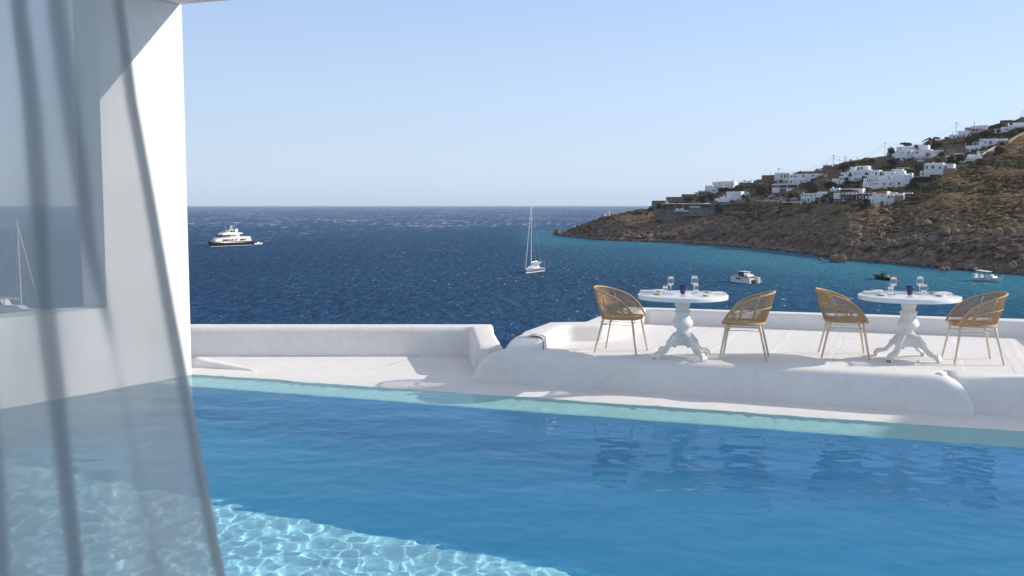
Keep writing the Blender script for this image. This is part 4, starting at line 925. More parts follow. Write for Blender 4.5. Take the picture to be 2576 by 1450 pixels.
building('stone_retaining_wall', 'grey concrete terrace deck above the red earth slope', 'wall', 2, (230, 1010), -20, [('deck', 'C', -350, 965, 465, 1008, 0, 4), ('pier', 'C', 280, 1008, 300, 1060, .5, .6), wall('C', -350, 1020, 120, 1100, 3, 1), ('upper_wall', 'L', 130, 898, 345, 965, 1, 1)])
building('stone_retaining_wall', 'curved sunlit stone wall beside the parking place', 'wall', 2, (700, 945), -8, [wall('L', 480 + 60 * i, 858 - [0, 10, 22, 36, 52, 74, 110, 145][i], 545 + 60 * i, 945 - [0, 2, 5, 10, 18, 34, 70, 110][i] * .9, i * 3.2, .8) for i in range(8)])
building('stone_retaining_wall', 'grey stone wall below the parked cars', 'wall', 2, (960, 1050), -20, [wall('S', 755, 968, 1195, 1052, 0, 1.2), wall('S', 460, 950, 760, 975, 1, 1)])
building('stone_retaining_wall', 'stepped dark stone walls climbing the ridge behind the palms', 'wall', 2, (450, 560), -20, [wall('S', 185, 478, 560, 560, 0, 3), wall('S', 555, 420, 760, 540, 2, 4), wall('S', 630, 395, 760, 430, 4, 3), wall('C', 480, 540, 1010, 600, -3, 2), ('glass_rail', 'A', 690, 490, 960, 520, -2, .1)])
building('stone_house', 'dark square stone house on the ridge left of the big date palm', 'house', 2, (860, 430), -28, [wall('S', 760, 288, 1015, 430, 0, 8), wall('S', 1015, 285, 1090, 400, 1, 6)], group=HS)
building('white_villa', 'large white terraced villa in three storeys behind the parking place', 'house', 2, (1450, 640), -34, [
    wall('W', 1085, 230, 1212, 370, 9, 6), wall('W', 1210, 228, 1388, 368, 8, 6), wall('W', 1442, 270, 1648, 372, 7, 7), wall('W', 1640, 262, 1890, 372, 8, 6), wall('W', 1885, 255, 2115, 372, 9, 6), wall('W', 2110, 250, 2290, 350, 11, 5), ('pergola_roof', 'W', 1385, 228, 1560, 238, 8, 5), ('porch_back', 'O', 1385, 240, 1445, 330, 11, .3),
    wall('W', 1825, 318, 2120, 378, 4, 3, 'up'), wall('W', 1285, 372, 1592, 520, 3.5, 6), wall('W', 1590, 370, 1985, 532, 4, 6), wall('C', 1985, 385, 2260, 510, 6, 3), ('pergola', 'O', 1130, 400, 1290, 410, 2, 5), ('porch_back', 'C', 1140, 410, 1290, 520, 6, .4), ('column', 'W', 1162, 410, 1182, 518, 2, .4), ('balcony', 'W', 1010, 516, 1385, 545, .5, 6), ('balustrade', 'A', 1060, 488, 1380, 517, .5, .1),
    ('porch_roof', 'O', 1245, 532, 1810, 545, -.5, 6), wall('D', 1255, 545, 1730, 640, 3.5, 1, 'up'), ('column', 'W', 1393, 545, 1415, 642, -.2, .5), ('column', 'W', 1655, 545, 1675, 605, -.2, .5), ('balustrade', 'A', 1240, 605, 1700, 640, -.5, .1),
    wall('W', 1375, 642, 1705, 752, -1.5, 6), wall('W', 1022, 600, 1205, 672, -1, 4), wall('S', 1010, 672, 1380, 745, -.5, 4), ('stair_wall', 'W', 1515, 425, 1560, 500, 3.3, .3)]
    + Wd([(1250, 275, 1282, 358), (1330, 268, 1368, 358)], 'G', 8) + Wd([(1490, 300, 1540, 350), (1572, 295, 1634, 355)], 'N', 7) + Wd([(1785, 288, 1848, 335)], 'G', 8) + Wd([(2008, 288, 2072, 316)], 'G', 9) + Wd([(1300, 420, 1345, 488), (1355, 420, 1430, 488)], 'N', 3.5) + Wd([(1482, 425, 1540, 490)], 'G', 3.5) + Wd([(1730, 425, 1772, 493), (1820, 416, 1930, 440)], 'N', 4)
    + Wd([(1410, 690, 1450, 740), (1625, 690, 1660, 740)], 'N', -1.5) + Wd([(1498, 690, 1516, 745)], 'G', -1.5, 'door') + Wd([(1030, 560, 1060, 640), (1120, 575, 1155, 620)], 'B', 3.4, 'shutter'), group=HS)
building('arcaded_house', 'white two storey house with four arches on its ground floor', 'house', 2, (1950, 960), -34, [wall('W', 1740, 745, 2085, 962, 0, 7), wall('W', 2080, 738, 2242, 958, .8, 7), wall('W', 2240, 735, 2535, 942, 1.5, 7), ('parapet', 'W', 2160, 704, 2576, 738, 4, 3), ('chimney', 'W', 1794, 702, 1816, 748, 1, 1), ('balcony', 'W', 2225, 822, 2520, 830, .3, 1.2), ('low_wall', 'W', 1270, 962, 1780, 978, -2, .5)]
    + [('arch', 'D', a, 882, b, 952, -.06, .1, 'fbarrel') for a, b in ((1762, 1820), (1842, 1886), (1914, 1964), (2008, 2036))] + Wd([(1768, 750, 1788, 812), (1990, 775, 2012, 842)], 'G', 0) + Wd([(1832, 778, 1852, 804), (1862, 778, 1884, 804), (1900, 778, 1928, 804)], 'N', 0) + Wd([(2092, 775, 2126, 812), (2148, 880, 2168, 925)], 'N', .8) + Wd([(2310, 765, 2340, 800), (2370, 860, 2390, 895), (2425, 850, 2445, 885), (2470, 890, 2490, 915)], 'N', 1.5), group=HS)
building('stone_house', 'brown stone house and walls on the ridge right of the terraced villa', 'house', 2, (1800, 250), -28, [wall('S', 1665, 196, 1800, 256, 0, 6), wall('L', 1800, 190, 2030, 256, 0, 6), ('chimney', 'S', 1722, 172, 1750, 198, 1, 1), wall('S', 1560, 215, 1668, 256, 1, 5)], group=HS)
building('stone_retaining_wall', 'curving stone wall climbing to the gate on the ridge road', 'wall', 2, (2080, 240), -15, [wall('L', 2000 + 30 * i, 236 - [0, 14, 40, 78, 104, 118][i], 2032 + 30 * i, 250, 2 - i * .2, .7) for i in range(6)])
building('gate', 'pale slatted gate on the ridge road', 'gate', 2, (2245, 185), -15, [('bar', 'W', 2200 + 10 * i, 138, 2205 + 10 * i, 184, 0, .1) for i in range(9)] + [('rail', 'W', 2198, 138, 2292, 144, -.1, .1)])
building('stone_house', 'broad dark stone wall of a white house on the ridge right of the gate', 'house', 5, (300, 240), -28, [wall('S', 90, 132, 400, 240, 0, 6), ('upper_storey', 'W', 96, 103, 330, 135, 3, 5), wall('S', 400, 92, 560, 200, 1.5, 5), wall('S', 560, 60, 760, 180, 3, 5), ('chimney', 'S', 180, 88, 205, 104, 4, 1)], group=HS)
building('stone_retaining_wall', 'stone wall with an orange door beside the road where the white van stands', 'wall', 5, (330, 420), -22, [wall('S', 200, 232, 540, 425, 0, 2), ('door', 'O', 200, 245, 236, 320, -.1, .2)])
building('white_house', 'white stepped house with blue shutters at the left of the main white cluster', 'house', 5, (600, 540), -34, [wall('W', 500, 390, 700, 500, 0, 5), wall('W', 545, 300, 740, 400, 2.5, 6), wall('W', 315, 450, 505, 520, -1, 2), wall('W', 525, 480, 660, 550, -1.5, 3), wall('W', 690, 270, 750, 330, 4, 3)] + [('finial', 'W', a, b, a + 20, b + 28, 2.4, .5) for a, b in ((545, 290), (622, 288), (688, 265))]
    + Wd([(556, 345, 608, 385), (516, 388, 570, 410)], 'B', 2.5, 'shutter') + Wd([(510, 445, 540, 490), (558, 445, 574, 490), (590, 425, 604, 490), (622, 432, 636, 490)], 'B', 0, 'shutter') + Wd([(542, 445, 556, 490)], 'O', 0, 'door'), group=HS)
building('white_house', 'long white house with a box-shaped top storey in the main white cluster', 'house', 5, (1000, 530), -34, [wall('W', 910, 128, 1232, 250, 9, 6), wall('W', 770, 165, 915, 300, 6, 6), wall('W', 735, 248, 860, 410, 2.5, 6), wall('W', 855, 248, 1112, 425, 3, 6), wall('W', 1108, 220, 1276, 395, 3.5, 6), wall('W', 1272, 234, 1512, 395, 3, 6), wall('W', 770, 430, 1045, 532, 1, 5), wall('W', 1200, 375, 1460, 445, -.5, 4), wall('S', 1512, 262, 1565, 370, 4, 3)]
    + [('finial', 'W', a, b, a + 22, b + 34, 5.9, .6) for a, b in ((778, 150), (835, 150))]
    + Wd([(968, 165, 1015, 242)], 'N', 9) + Wd([(1048, 162, 1098, 213), (948, 182, 962, 212)], 'G', 9) + Wd([(755, 295, 803, 378)], 'G', 2.5, 'door') + Wd([(896, 290, 920, 362), (948, 290, 968, 380)], 'A', 3) + Wd([(1015, 306, 1043, 336)], 'G', 3) + Wd([(1157, 296, 1238, 358)], 'G', 3.5) + Wd([(1345, 294, 1361, 320), (1412, 287, 1448, 372)], 'G', 3) + Wd([(876, 432, 920, 500), (934, 430, 986, 503), (1006, 430, 1038, 503), (780, 436, 795, 480)], 'N', 1) + [('balcony', 'P', 728, 345, 812, 392, 1.6, 1)], group=HS)
building('white_house', 'broad white house with a row of narrow upright windows, centre of the main cluster', 'house', 5, (1300, 680), -34, [wall('W', 1110, 436, 1480, 560, 2, 6), wall('W', 1205, 545, 1545, 665, 0, 6), wall('W', 1325, 600, 1545, 800, -1.5, 5, 'deep'), wall('W', 1092, 540, 1210, 640, 1, 4), wall('W', 1238, 640, 1330, 735, -.5, 4)]
    + Wd([(1210, 455, 1228, 540), (1255, 453, 1272, 540), (1450, 450, 1464, 515)], 'G', 2) + Wd([(1300, 452, 1318, 538), (1346, 452, 1364, 538), (1394, 450, 1410, 515)], 'O', 2) + Wd([(1280, 560, 1300, 652), (1333, 560, 1350, 642), (1384, 560, 1402, 612), (1497, 558, 1522, 610)], 'G', 0) + Wd([(1415, 560, 1478, 610)], 'N', 0), group=HS)
building('white_house', 'white house with three small square windows over a long low white garden wall', 'house', 5, (1700, 670), -34, [wall('W', 1478, 452, 1915, 668, 0, 7), wall('W', 1450, 375, 1800, 470, 4, 5), wall('W', 1568, 268, 1912, 385, 7, 6), wall('W', 1780, 360, 1920, 470, 3.4, 5), ('garden_wall', 'W', 1538, 692, 2050, 805, -3, 1.5), wall('W', 1910, 250, 2135, 350, 9, 5), ('roof_terrace', 'W', 1820, 212, 2105, 250, 12, 3)]
    + Wd([(1573, 308, 1585, 370), (1595, 308, 1607, 370), (1616, 308, 1629, 370), (1830, 304, 1847, 346)], 'G', 7) + Wd([(1744, 404, 1770, 446)], 'G', 4) + Wd([(1620, 553, 1657, 622), (1773, 553, 1811, 620), (1842, 556, 1856, 582)], 'G', 0), group=HS)
building('white_house', 'tall blank white house with one square window at the right end of the main cluster', 'house', 5, (2080, 640), -34, [wall('W', 1912, 360, 2262, 660, 0, 7), wall('W', 1905, 322, 2170, 375, 2, 5), wall('W', 2230, 308, 2340, 400, 3, 3)] + Wd([(1980, 538, 2038, 604), (2167, 380, 2188, 408)], 'G', 0), group=HS)
building('white_pergola', 'thin white pergola above the main white cluster', 'pergola', 5, (2110, 250), -34, [('beam', 'W', 1955, 172, 2262, 186, 0, .4)] + [('post', 'W', x, 186, x + 14, 245, 0, .3) for x in (1958, 2112, 2244)])
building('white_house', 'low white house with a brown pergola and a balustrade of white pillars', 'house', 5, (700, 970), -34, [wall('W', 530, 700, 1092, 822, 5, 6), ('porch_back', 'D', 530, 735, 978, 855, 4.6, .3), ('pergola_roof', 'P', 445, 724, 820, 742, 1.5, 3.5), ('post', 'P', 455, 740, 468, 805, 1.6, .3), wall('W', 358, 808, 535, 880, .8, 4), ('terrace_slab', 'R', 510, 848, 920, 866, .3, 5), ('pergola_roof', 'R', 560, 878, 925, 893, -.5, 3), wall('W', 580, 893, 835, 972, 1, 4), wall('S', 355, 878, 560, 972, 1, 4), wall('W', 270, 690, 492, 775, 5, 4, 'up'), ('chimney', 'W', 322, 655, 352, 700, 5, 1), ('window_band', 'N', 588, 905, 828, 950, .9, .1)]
    + [('pillar', 'W', x, 795, x + 30, 848, .1, .5) for x in (583, 655, 714, 780, 840, 908)] + Wd([(468, 882, 478, 955), (482, 882, 492, 955)], 'W', 1), group=HS)
building('white_house', 'low flat roofed house with a glazed veranda left of the red roofed chapel', 'house', 5, (1130, 960), -34, [('roof', 'W', 905, 820, 1340, 836, 0, 6), wall('D', 935, 838, 1335, 960, 3.5, 2), ('floor_wall', 'W', 920, 955, 1300, 972, -.2, 1)] + [('column', 'W', x, 836, x + 8, 960, .2, .4) for x in (935, 1098, 1238)] + [('curtain_panel', 'W', x, 885, x + 34, 950, .6, .15) for x in (1010, 1165, 1262)] + Wd([(960, 860, 1000, 950), (1110, 860, 1160, 950), (1180, 860, 1232, 950)], 'G', 3.45), group=HS)
building('chapel', 'small white chapel with a red barrel roof at the front edge of the village', 'chapel', 5, (1550, 1080), -36, [wall('W', 1412, 830, 1690, 1080, 0, 5), wall('W', 1292, 880, 1425, 1080, .6, 4), wall('W', 1340, 790, 1440, 900, 1.5, 3, 'up'), ('roof', 'R', 1432, 778, 1678, 832, .2, 4.6, 'barrel'), ('gable', 'W', 1672, 770, 1712, 1045, -.3, 5.5), wall('W', 1712, 838, 1872, 1040, 1, 4), ('parapet', 'W', 1700, 800, 1950, 830, 3.5, 2), wall('W', 1888, 815, 2118, 912, 3, 3), ('low_wall', 'W', 2110, 800, 2352, 835, 6, 1), ('stone_base', 'L', 1870, 880, 2115, 950, 2, 2)]
    + Wd([(1576, 862, 1610, 908)], 'R', 0) + Wd([(1421, 862, 1440, 906), (1328, 980, 1350, 1030)], 'N', .6) + Wd([(1730, 885, 1784, 940), (1803, 883, 1856, 940)], 'O', 1) + Wd([(1900, 872, 1952, 905)], 'N', 3) + Wd([(1325, 1055, 1365, 1080)], 'G', .5, 'door'))
building('white_house', 'white three storey house with rounded corners next to a dark tree below the utility pole', 'house', 3, (1850, 960), -34, [wall('W', 1600, 778, 1985, 960, 0, 6), wall('W', 1710, 672, 1995, 800, 3, 6), wall('W', 1722, 598, 2140, 700, 6, 6), wall('W', 1990, 680, 2095, 955, 2, 6), wall('W', 2085, 690, 2170, 900, 5, 4), ('balcony', 'W', 1710, 700, 1800, 726, 2, 2)]
    + Wd([(1745, 660, 1780, 696), (1796, 652, 1850, 696), (2095, 640, 2130, 672)], 'N', 6) + Wd([(1820, 744, 1834, 770)], 'G', 3) + Wd([(1875, 738, 1912, 786)], 'N', 3) + Wd([(2010, 734, 2040, 782)], 'G', 2) + Wd([(1720, 890, 1812, 955), (1872, 882, 1938, 918)], 'G', 0), group=HS)
building('white_house', 'long white house with a shaded veranda on the hillside, palm in front of it', 'house', 3, (2350, 970), -34, [wall('W', 2190, 675, 2580, 835, 1, 7), wall('W', 2140, 790, 2480, 875, 0, 4, 'up'), ('veranda_back', 'D', 2155, 875, 2480, 965, 2.5, .5), ('column', 'W', 2315, 870, 2328, 950, 0, .3), ('low_wall', 'W', 2250, 935, 2476, 972, -.5, .4), wall('W', 2290, 562, 2525, 672, 7, 5), ('roof_rim', 'P', 2430, 540, 2525, 556, 7, 4), wall('W', 2576, 690, 2925, 830, 1.2, 6), wall('W', 2600, 820, 2800, 900, 0, 4)] + Wd([(2215, 724, 2266, 780)], 'G', 1) + Wd([(2714, 742, 2730, 790)], 'N', 1.2), group=HS)
building('stone_retaining_wall', 'stone wall with a dark round arch below the utility pole', 'wall', 3, (1560, 1090), -28, [wall('S', 1452, 850, 1672, 1095, 0, 1.5), ('arch', 'G', 1505, 870, 1640, 980, -.1, .2, 'fbarrel'), wall('S', 1672, 955, 1990, 1060, 1, 1.2), wall('S', 1990, 985, 2450, 1130, .5, 1.2), wall('S', 1230, 862, 1452, 1050, 2, 1.2), ('coping', 'L', 1975, 975, 2250, 988, .3, 1.2)])
building('white_house', 'white cube house with a dark ground floor porch above the steep grassy gully', 'house', 6, (1440, 930), -34, [wall('W', 1320, 770, 1560, 872, 0, 6), wall('W', 1340, 764, 1556, 778, 1, 4, 'up'), wall('W', 1558, 775, 1690, 832, 1.2, 6), wall('W', 1268, 864, 1392, 932, .3, 5), ('porch_back', 'D', 1390, 874, 1545, 932, 2.8, .4), ('column', 'W', 1540, 872, 1556, 934, .1, .6), ('stone_base', 'L', 1555, 832, 1718, 918, .6, 4), ('chimney', 'W', 1424, 754, 1438, 770, 2, 1), ('garden_wall', 'W', 1195, 935, 1275, 942, 1, 1)]
    + Wd([(1335, 800, 1368, 838), (1505, 806, 1537, 842), (1402, 798, 1412, 822)], 'N', 0) + Wd([(1418, 798, 1448, 836)], 'G', 0) + Wd([(1580, 804, 1602, 832)], 'G', 1.2) + Wd([(1290, 886, 1313, 920), (1337, 884, 1362, 918)], 'N', .3), group=HS)
building('domed_church', 'small white church with a vaulted roof and a belfry', 'church', 4, (1300, 1255), -34, [wall('W', 1120, 1158, 1345, 1262, 0, 5), wall('W', 1340, 1162, 1500, 1240, .8, 4), ('roof', 'W', 1145, 1095, 1350, 1162, .3, 4.4, 'barrel'), ('roof', 'W', 1350, 1098, 1472, 1164, 1, 3.6, 'barrel'), wall('W', 1382, 1075, 1452, 1170, 1, 2, 'up'), ('belfry', 'W', 1392, 1005, 1408, 1082, 1.4, .8), ('belfry', 'W', 1428, 1005, 1444, 1082, 1.4, .8), ('belfry_arch', 'W', 1390, 1000, 1446, 1022, 1.4, .8, 'fbarrel'), ('cross', 'W', 1415, 980, 1420, 1004, 1.7, .15), ('cross', 'W', 1203, 1075, 1209, 1098, 1, .15), ('apse', 'W', 1480, 1140, 1530, 1210, 2, 3), ('garden_wall', 'W', 932, 1252, 1122, 1312, -.5, .6), ('stone_base', 'S', 932, 1312, 1120, 1400, -.3, 2)]
    + Wd([(1148, 1205, 1156, 1242), (1170, 1203, 1180, 1240), (1196, 1203, 1206, 1240), (1270, 1192, 1286, 1232)], 'G', 0) + Wd([(1478, 1162, 1494, 1200)], 'G', 1.9))
building('white_house', 'long low white house with three large grey windows on the upper right slope', 'house', 4, (1750, 880), -34, [wall('W', 1442, 700, 1890, 900, 2, 7), wall('W', 1885, 698, 2120, 870, 2.6, 6), wall('W', 2115, 700, 2148, 860, 3.2, 5), wall('W', 1100, 868, 1482, 1042, 0, 6), wall('W', 1285, 785, 1312, 880, 2.4, 2), ('pergola_roof', 'P', 1308, 742, 1545, 758, 2, 4), ('post', 'P', 1308, 756, 1322, 870, 2.1, .3), ('pergola_back', 'W', 1330, 765, 1450, 875, 5, .5), ('undercroft', 'D', 1480, 902, 1745, 1010, 3, .5), ('chimney', 'W', 1552, 698, 1582, 760, 1.9, 1), ('flag_pole', 'W', 1102, 790, 1108, 880, 0, .1)]
    + Wd([(1586, 760, 1622, 822), (1688, 752, 1781, 825), (1927, 748, 2022, 832)], 'N', 2) + Wd([(1135, 957, 1193, 1035), (1244, 945, 1298, 1018), (1352, 930, 1412, 978)], 'N', 0) + Wd([(1338, 795, 1372, 868), (1480, 765, 1532, 820)], 'G', 4.9, 'door'), group=HS)
building('white_house', 'white house with a long sloping roofline and orange awning on the upper slope', 'house', 4, (1300, 600), -34, [wall('W', 1082, 410, 1235, 555, 4, 6), wall('W', 1228, 375, 1640, 520, 5, 7), wall('W', 1400, 352, 1680, 400, 6, 6, 'up'), wall('W', 950, 495, 1210, 670, 1, 5), wall('W', 690, 592, 952, 700, 0, 5), wall('W', 905, 497, 955, 560, 3, 4), ('pergola_roof', 'P', 1085, 436, 1230, 452, 2.6, 3), ('awning', 'O', 1445, 448, 1532, 486, 4.5, 1.5), ('balustrade', 'A', 1460, 470, 1625, 505, 3.5, .1), ('garden_wall', 'W', 975, 675, 1215, 752, -1.5, .8), ('stone_base', 'L', 1210, 530, 1450, 630, 3, 2), wall('S', 598, 690, 975, 852, -.5, 2), wall('S', 440, 735, 600, 830, 0, 2)]
    + Wd([(1266, 450, 1332, 502), (1168, 462, 1225, 545)], 'G', 5 - 1.0) + Wd([(1268, 450, 1332, 502)], 'N', 5) + Wd([(1350, 450, 1430, 506)], 'R', 5) + Wd([(712, 642, 732, 695), (788, 632, 852, 672)], 'N', 0) + Wd([(890, 630, 930, 668), (1040, 598, 1080, 660)], 'R', 1 - .98) + Wd([(942, 605, 972, 665), (1168, 570, 1195, 620)], 'G', .95), group=HS)
building('white_house', 'white house at the top right with an open white porch', 'house', 4, (2150, 540), -34, [wall('W', 1990, 400, 2165, 555, 1, 6), wall('W', 2160, 350, 2600, 500, 1.5, 7), wall('W', 2290, 292, 2620, 365, 6, 6), ('porch_roof', 'W', 1818, 450, 1992, 462, 0, 4), ('porch_post', 'W', 1845, 460, 1875, 555, 0, .4), ('porch_back', 'G', 1880, 465, 1990, 545, 3.5, .4), ('chimney', 'W', 2165, 305, 2198, 355, 3, 1), ('low_wall', 'W', 1840, 545, 2030, 562, -.3, .4)] + Wd([(2096, 448, 2126, 486), (2155, 424, 2172, 482)], 'N', .98) + Wd([(2230, 414, 2252, 444)], 'N', 1.5), group=HS)
building('stone_house', 'flat dark stone house on the skyline at the top right', 'house', 4, (2120, 300), -28, [wall('P', 1975, 232, 2230, 290, 0, 5), wall('S', 1960, 285, 2380, 330, -1, 6), wall('S', 2230, 222, 2262, 290, .5, 4), wall('S', 2430, 190, 2600, 290, 1, 6), wall('S', 2475, 155, 2600, 200, 3, 5), wall('S', 2350, 245, 2440, 300, 1, 4)], group=HS)
building('stone_retaining_wall', 'sunlit stone walls behind the palm, above the vaulted church', 'wall', 4, (850, 1090), -34, [wall('L', 640, 950, 850, 1095, 0, 1.5), wall('S', 850, 945, 1100, 1060, .5, 1.5), wall('S', 555, 860, 1100, 950, 3, 1.5), wall('W', 800, 1060, 1075, 1095, -2, 2, 'up'), wall('S', 555, 1100, 1070, 1170, -1.5, 1.5), wall('W', 590, 1125, 720, 1190, -2.5, 2)])
building('stone_retaining_wall', 'tan plastered retaining wall behind the vaulted church', 'wall', 4, (1650, 1110), -40, [wall('L', 1440, 1015, 1815, 1130, 0, 1), ('coping', 'W', 1480, 1008, 1815, 1018, -.1, 1)])
def linewall(label, v, pts, h_, m_, cap=None):
    P_ = [T(*dpx(v, *q)) for q in pts]; o0 = P_[0]; e = empty('stone_boundary_wall', o0, label, 'wall'); k_ = 0
    for nm, dz0, dz1, mt, wd_ in (('wall', -1.5, h_, m_, .35),) + ((('coping', h_, h_ + .25, cap, .45),) if cap else ()):
        V = []; Fc = []
        for i, p in enumerate(P_):
            d = (P_[min(i + 1, len(P_) - 1)] - P_[max(i - 1, 0)]); nrm = Vector((-d.y, d.x, 0)).normalized() * wd_; q = p - o0 + Vector((0, -1.5, .6))
            V += [q - nrm + Vector((0, 0, dz0)), q + nrm + Vector((0, 0, dz0)), q + nrm + Vector((0, 0, dz1)), q - nrm + Vector((0, 0, dz1))]
        for i in range(len(P_) - 1):
            for j in range(4): Fc.append((4 * i + j, 4 * i + (j + 1) % 4, 4 * i + 4 + (j + 1) % 4, 4 * i + 4 + j))
        n_ = len(P_) - 1; Fc += [(3, 2, 1, 0), (4 * n_, 4 * n_ + 1, 4 * n_ + 2, 4 * n_ + 3)]; fixn(obj(nm, V, Fc, K[mt], e))
linewall('long stone boundary wall climbing the bare slope to the right edge', 4, [(1850, 890), (2000, 872), (2140, 850), (2230, 800), (2320, 745), (2420, 690), (2500, 650), (2600, 600), (2800, 500)], 1.6, 'L')
linewall('stone wall with a white coping running down past the vaulted church', 4, [(1820, 1020), (1720, 1075), (1620, 1135), (1540, 1185), (1480, 1215)], 1.7, 'L', 'W')
linewall('old stone wall running down the slope from the church towards the gully', 4, [(1400, 1350), (1250, 1380), (1100, 1410), (950, 1440), (800, 1470)], 1.1, 'L')
linewall('rough stone wall stepping down below the chapel', 5, [(1960, 1000), (1780, 1030), (1700, 1060), (1560, 1110), (1450, 1170), (1350, 1210), (1180, 1225), (1010, 1250)], 1.2, 'S')
# ---------------------------------------------------------------- vegetation on the hillside
leafm = {}
for nm, a, b in (('dark', (.018, .026, .010), (.045, .055, .018)), ('olive', (.045, .052, .020), (.105, .100, .034)), ('brown', (.06, .042, .028), (.12, .08, .05)), ('palm', (.045, .05, .022), (.15, .13, .06))):
    m = mat('foliage_' + nm, a, .8, .15); g2 = nd(m, 'ShaderNodeNewGeometry'); setc(m, mixc(m, g2.outputs['Random Per Island'], a, b)); leafm[nm] = m
bark = mat('bark', (.09, .06, .04), .9, .1)
def crown_mesh(name, seed, m_, shape='round', n=1500):
    r_ = random.Random(seed); mb = MB(); lobes = []
    for i in range(9):
        a = r_.uniform(0, 6.28); q_ = r_.uniform(.15, .55); lobes.append((q_ * math.cos(a), q_ * math.sin(a), r_.uniform(-.35, .55), r_.uniform(.32, .52)))
    for i in range(n):
        if shape == 'cone': z = r_.uniform(-1, 1); rad = .5 * (1 - ((z + 1) / 2)) ** .6 + .06; a = r_.uniform(0, 6.28); rr = rad * r_.uniform(.75, 1.1); c_ = Vector((rr * math.cos(a), rr * math.sin(a), z))
        else:
            l = r_.choice(lobes); d_ = Vector((r_.gauss(0, 1), r_.gauss(0, 1), r_.gauss(0, 1))).normalized() * l[3] * r_.uniform(.72, 1.12); c_ = Vector((l[0] + d_.x, l[1] + d_.y, l[2] + d_.z))
        s_ = r_.uniform(.05, .10); u_ = Vector((r_.gauss(0, 1), r_.gauss(0, 1), r_.gauss(0, .6))).normalized(); v_ = u_.orthogonal().normalized() * s_; u_ = u_ * s_
        mb.add([c_ - u_, c_ + v_ * .8, c_ + u_, c_ - v_ * .8], [(0, 1, 2, 3)])
    me = bpy.data.meshes.new(name); me.from_pydata(mb.v, [], mb.f); me.materials.append(m_); return me
CR = {(k_, s_): crown_mesh('crown', 11 + i, leafm[k_], s_) for i, (k_, s_) in enumerate((('dark', 'round'), ('olive', 'round'), ('brown', 'round'), ('dark', 'cone')))}
CR2 = {k_: crown_mesh('crown', 40 + i, leafm[k_]) for i, k_ in enumerate(('dark', 'olive', 'brown'))}
tm = MB().tube([(0, 0, -1.2), (.03, .02, -.5), (0, 0, .1)], [.075, .055, .04], 6).tube([(0, 0, -.5), (.3, .1, .1)], [.04, .02], 5).tube([(0, 0, -.45), (-.28, -.1, .15)], [.04, .02], 5)
trunk_me = bpy.data.meshes.new('trunk'); trunk_me.from_pydata(tm.v, [], tm.f); trunk_me.materials.append(bark)
tree_i = 0
def tree(name, label, v, x0, y0, x1, y1, kind='dark', shape='round', fwd=3.5, cat='tree', group='trees among the houses'):
    """crown fills the view rectangle x0..x1, y0..y1"""
    global tree_i
    tree_i += 1; X0, Y0 = dpx(v, x0, y0); X1, Y1 = dpx(v, x1, y1); g_ = T((X0 + X1) / 2, Y1); g_ = g_ + (CAM - g_).normalized() * fwd; k_ = g_.y / 2500
    W_ = (X1 - X0) * k_; H_ = (Y1 - Y0) * k_; c_ = at_y((X0 + X1) / 2, (Y0 + Y1) / 2, g_.y)
    e = empty(name, g_, label, cat, group)
    me = CR[(kind, shape)] if (shape == 'cone' or tree_i % 2) else CR2[kind]
    for nm, me_ in (('crown', me), ('trunk', trunk_me)):
        o = bpy.data.objects.new(nm, me_); col.objects.link(o); o.parent = e; o.location = c_ - g_
        o.scale = (W_ / 2 * (1.25 if shape == 'round' else 2), min(W_ / 2 * 1.2, H_ * .8), H_ / 2 * (1.12 if shape == 'round' else 1)); o.rotation_euler = (0, 0, (tree_i * 1.7) % 6.28 if nm == 'crown' else 0)
for a in (
    ('tree', 'round dark green tree at the right end of the concrete villa', 1, 2125, 985, 2380, 1270),
    ('tree', 'large round olive coloured tree behind the curved stone wall', 2, 610, 535, 920, 815, 'olive'),
    ('tree', 'big lit olive green pine left of the arcaded house', 2, 1705, 425, 2150, 735, 'olive'),
    ('cypress', 'dark clipped cypress beside the entrance of the terraced villa', 2, 925, 555, 1020, 735, 'dark', 'cone'),
    ('tree', 'dark tree clump beside the ridge road, right of the big pine', 2, 2310, 460, 2560, 640),
    ('tree', 'dark tall tree left of the rounded white house, under the utility pole', 3, 1478, 622, 1708, 860),
    ('tree', 'spreading brownish tree behind the roof of the rounded white house', 3, 1800, 482, 2090, 600, 'olive'),
    ('tree', 'round dark tree between the two upper white houses', 3, 2132, 550, 2302, 675),
    ('tree', 'dark tree in front of the stone arch', 3, 1510, 900, 1720, 1090),
    ('tree', 'round green tree at the right end of the main white cluster', 3, 1900, 1165, 2170, 1320, 'olive'),
    ('tree', 'dark cypress-like tree on the ridge right of the second utility pole', 3, 535, 920, 690, 1120),
    ('tree', 'leafless brown tree on the slope above the white cube house', 3, 2100, 1010, 2410, 1225, 'brown'),
    ('tree', 'brown bare tree in front of the long white veranda house', 4, 420, 1010, 570, 1170, 'brown'),
    ('tree', 'green tree between the long white house and the broad one with narrow windows', 5, 1030, 390, 1200, 560),
    ('tree', 'small round tree in front of the blue shuttered house', 5, 645, 415, 752, 520),
    ('tree', 'tall olive tree above the roof of the top right white house', 4, 1785, 300, 2085, 480, 'olive')):
    tree(*a)
SG = 'bushes on the hillside'
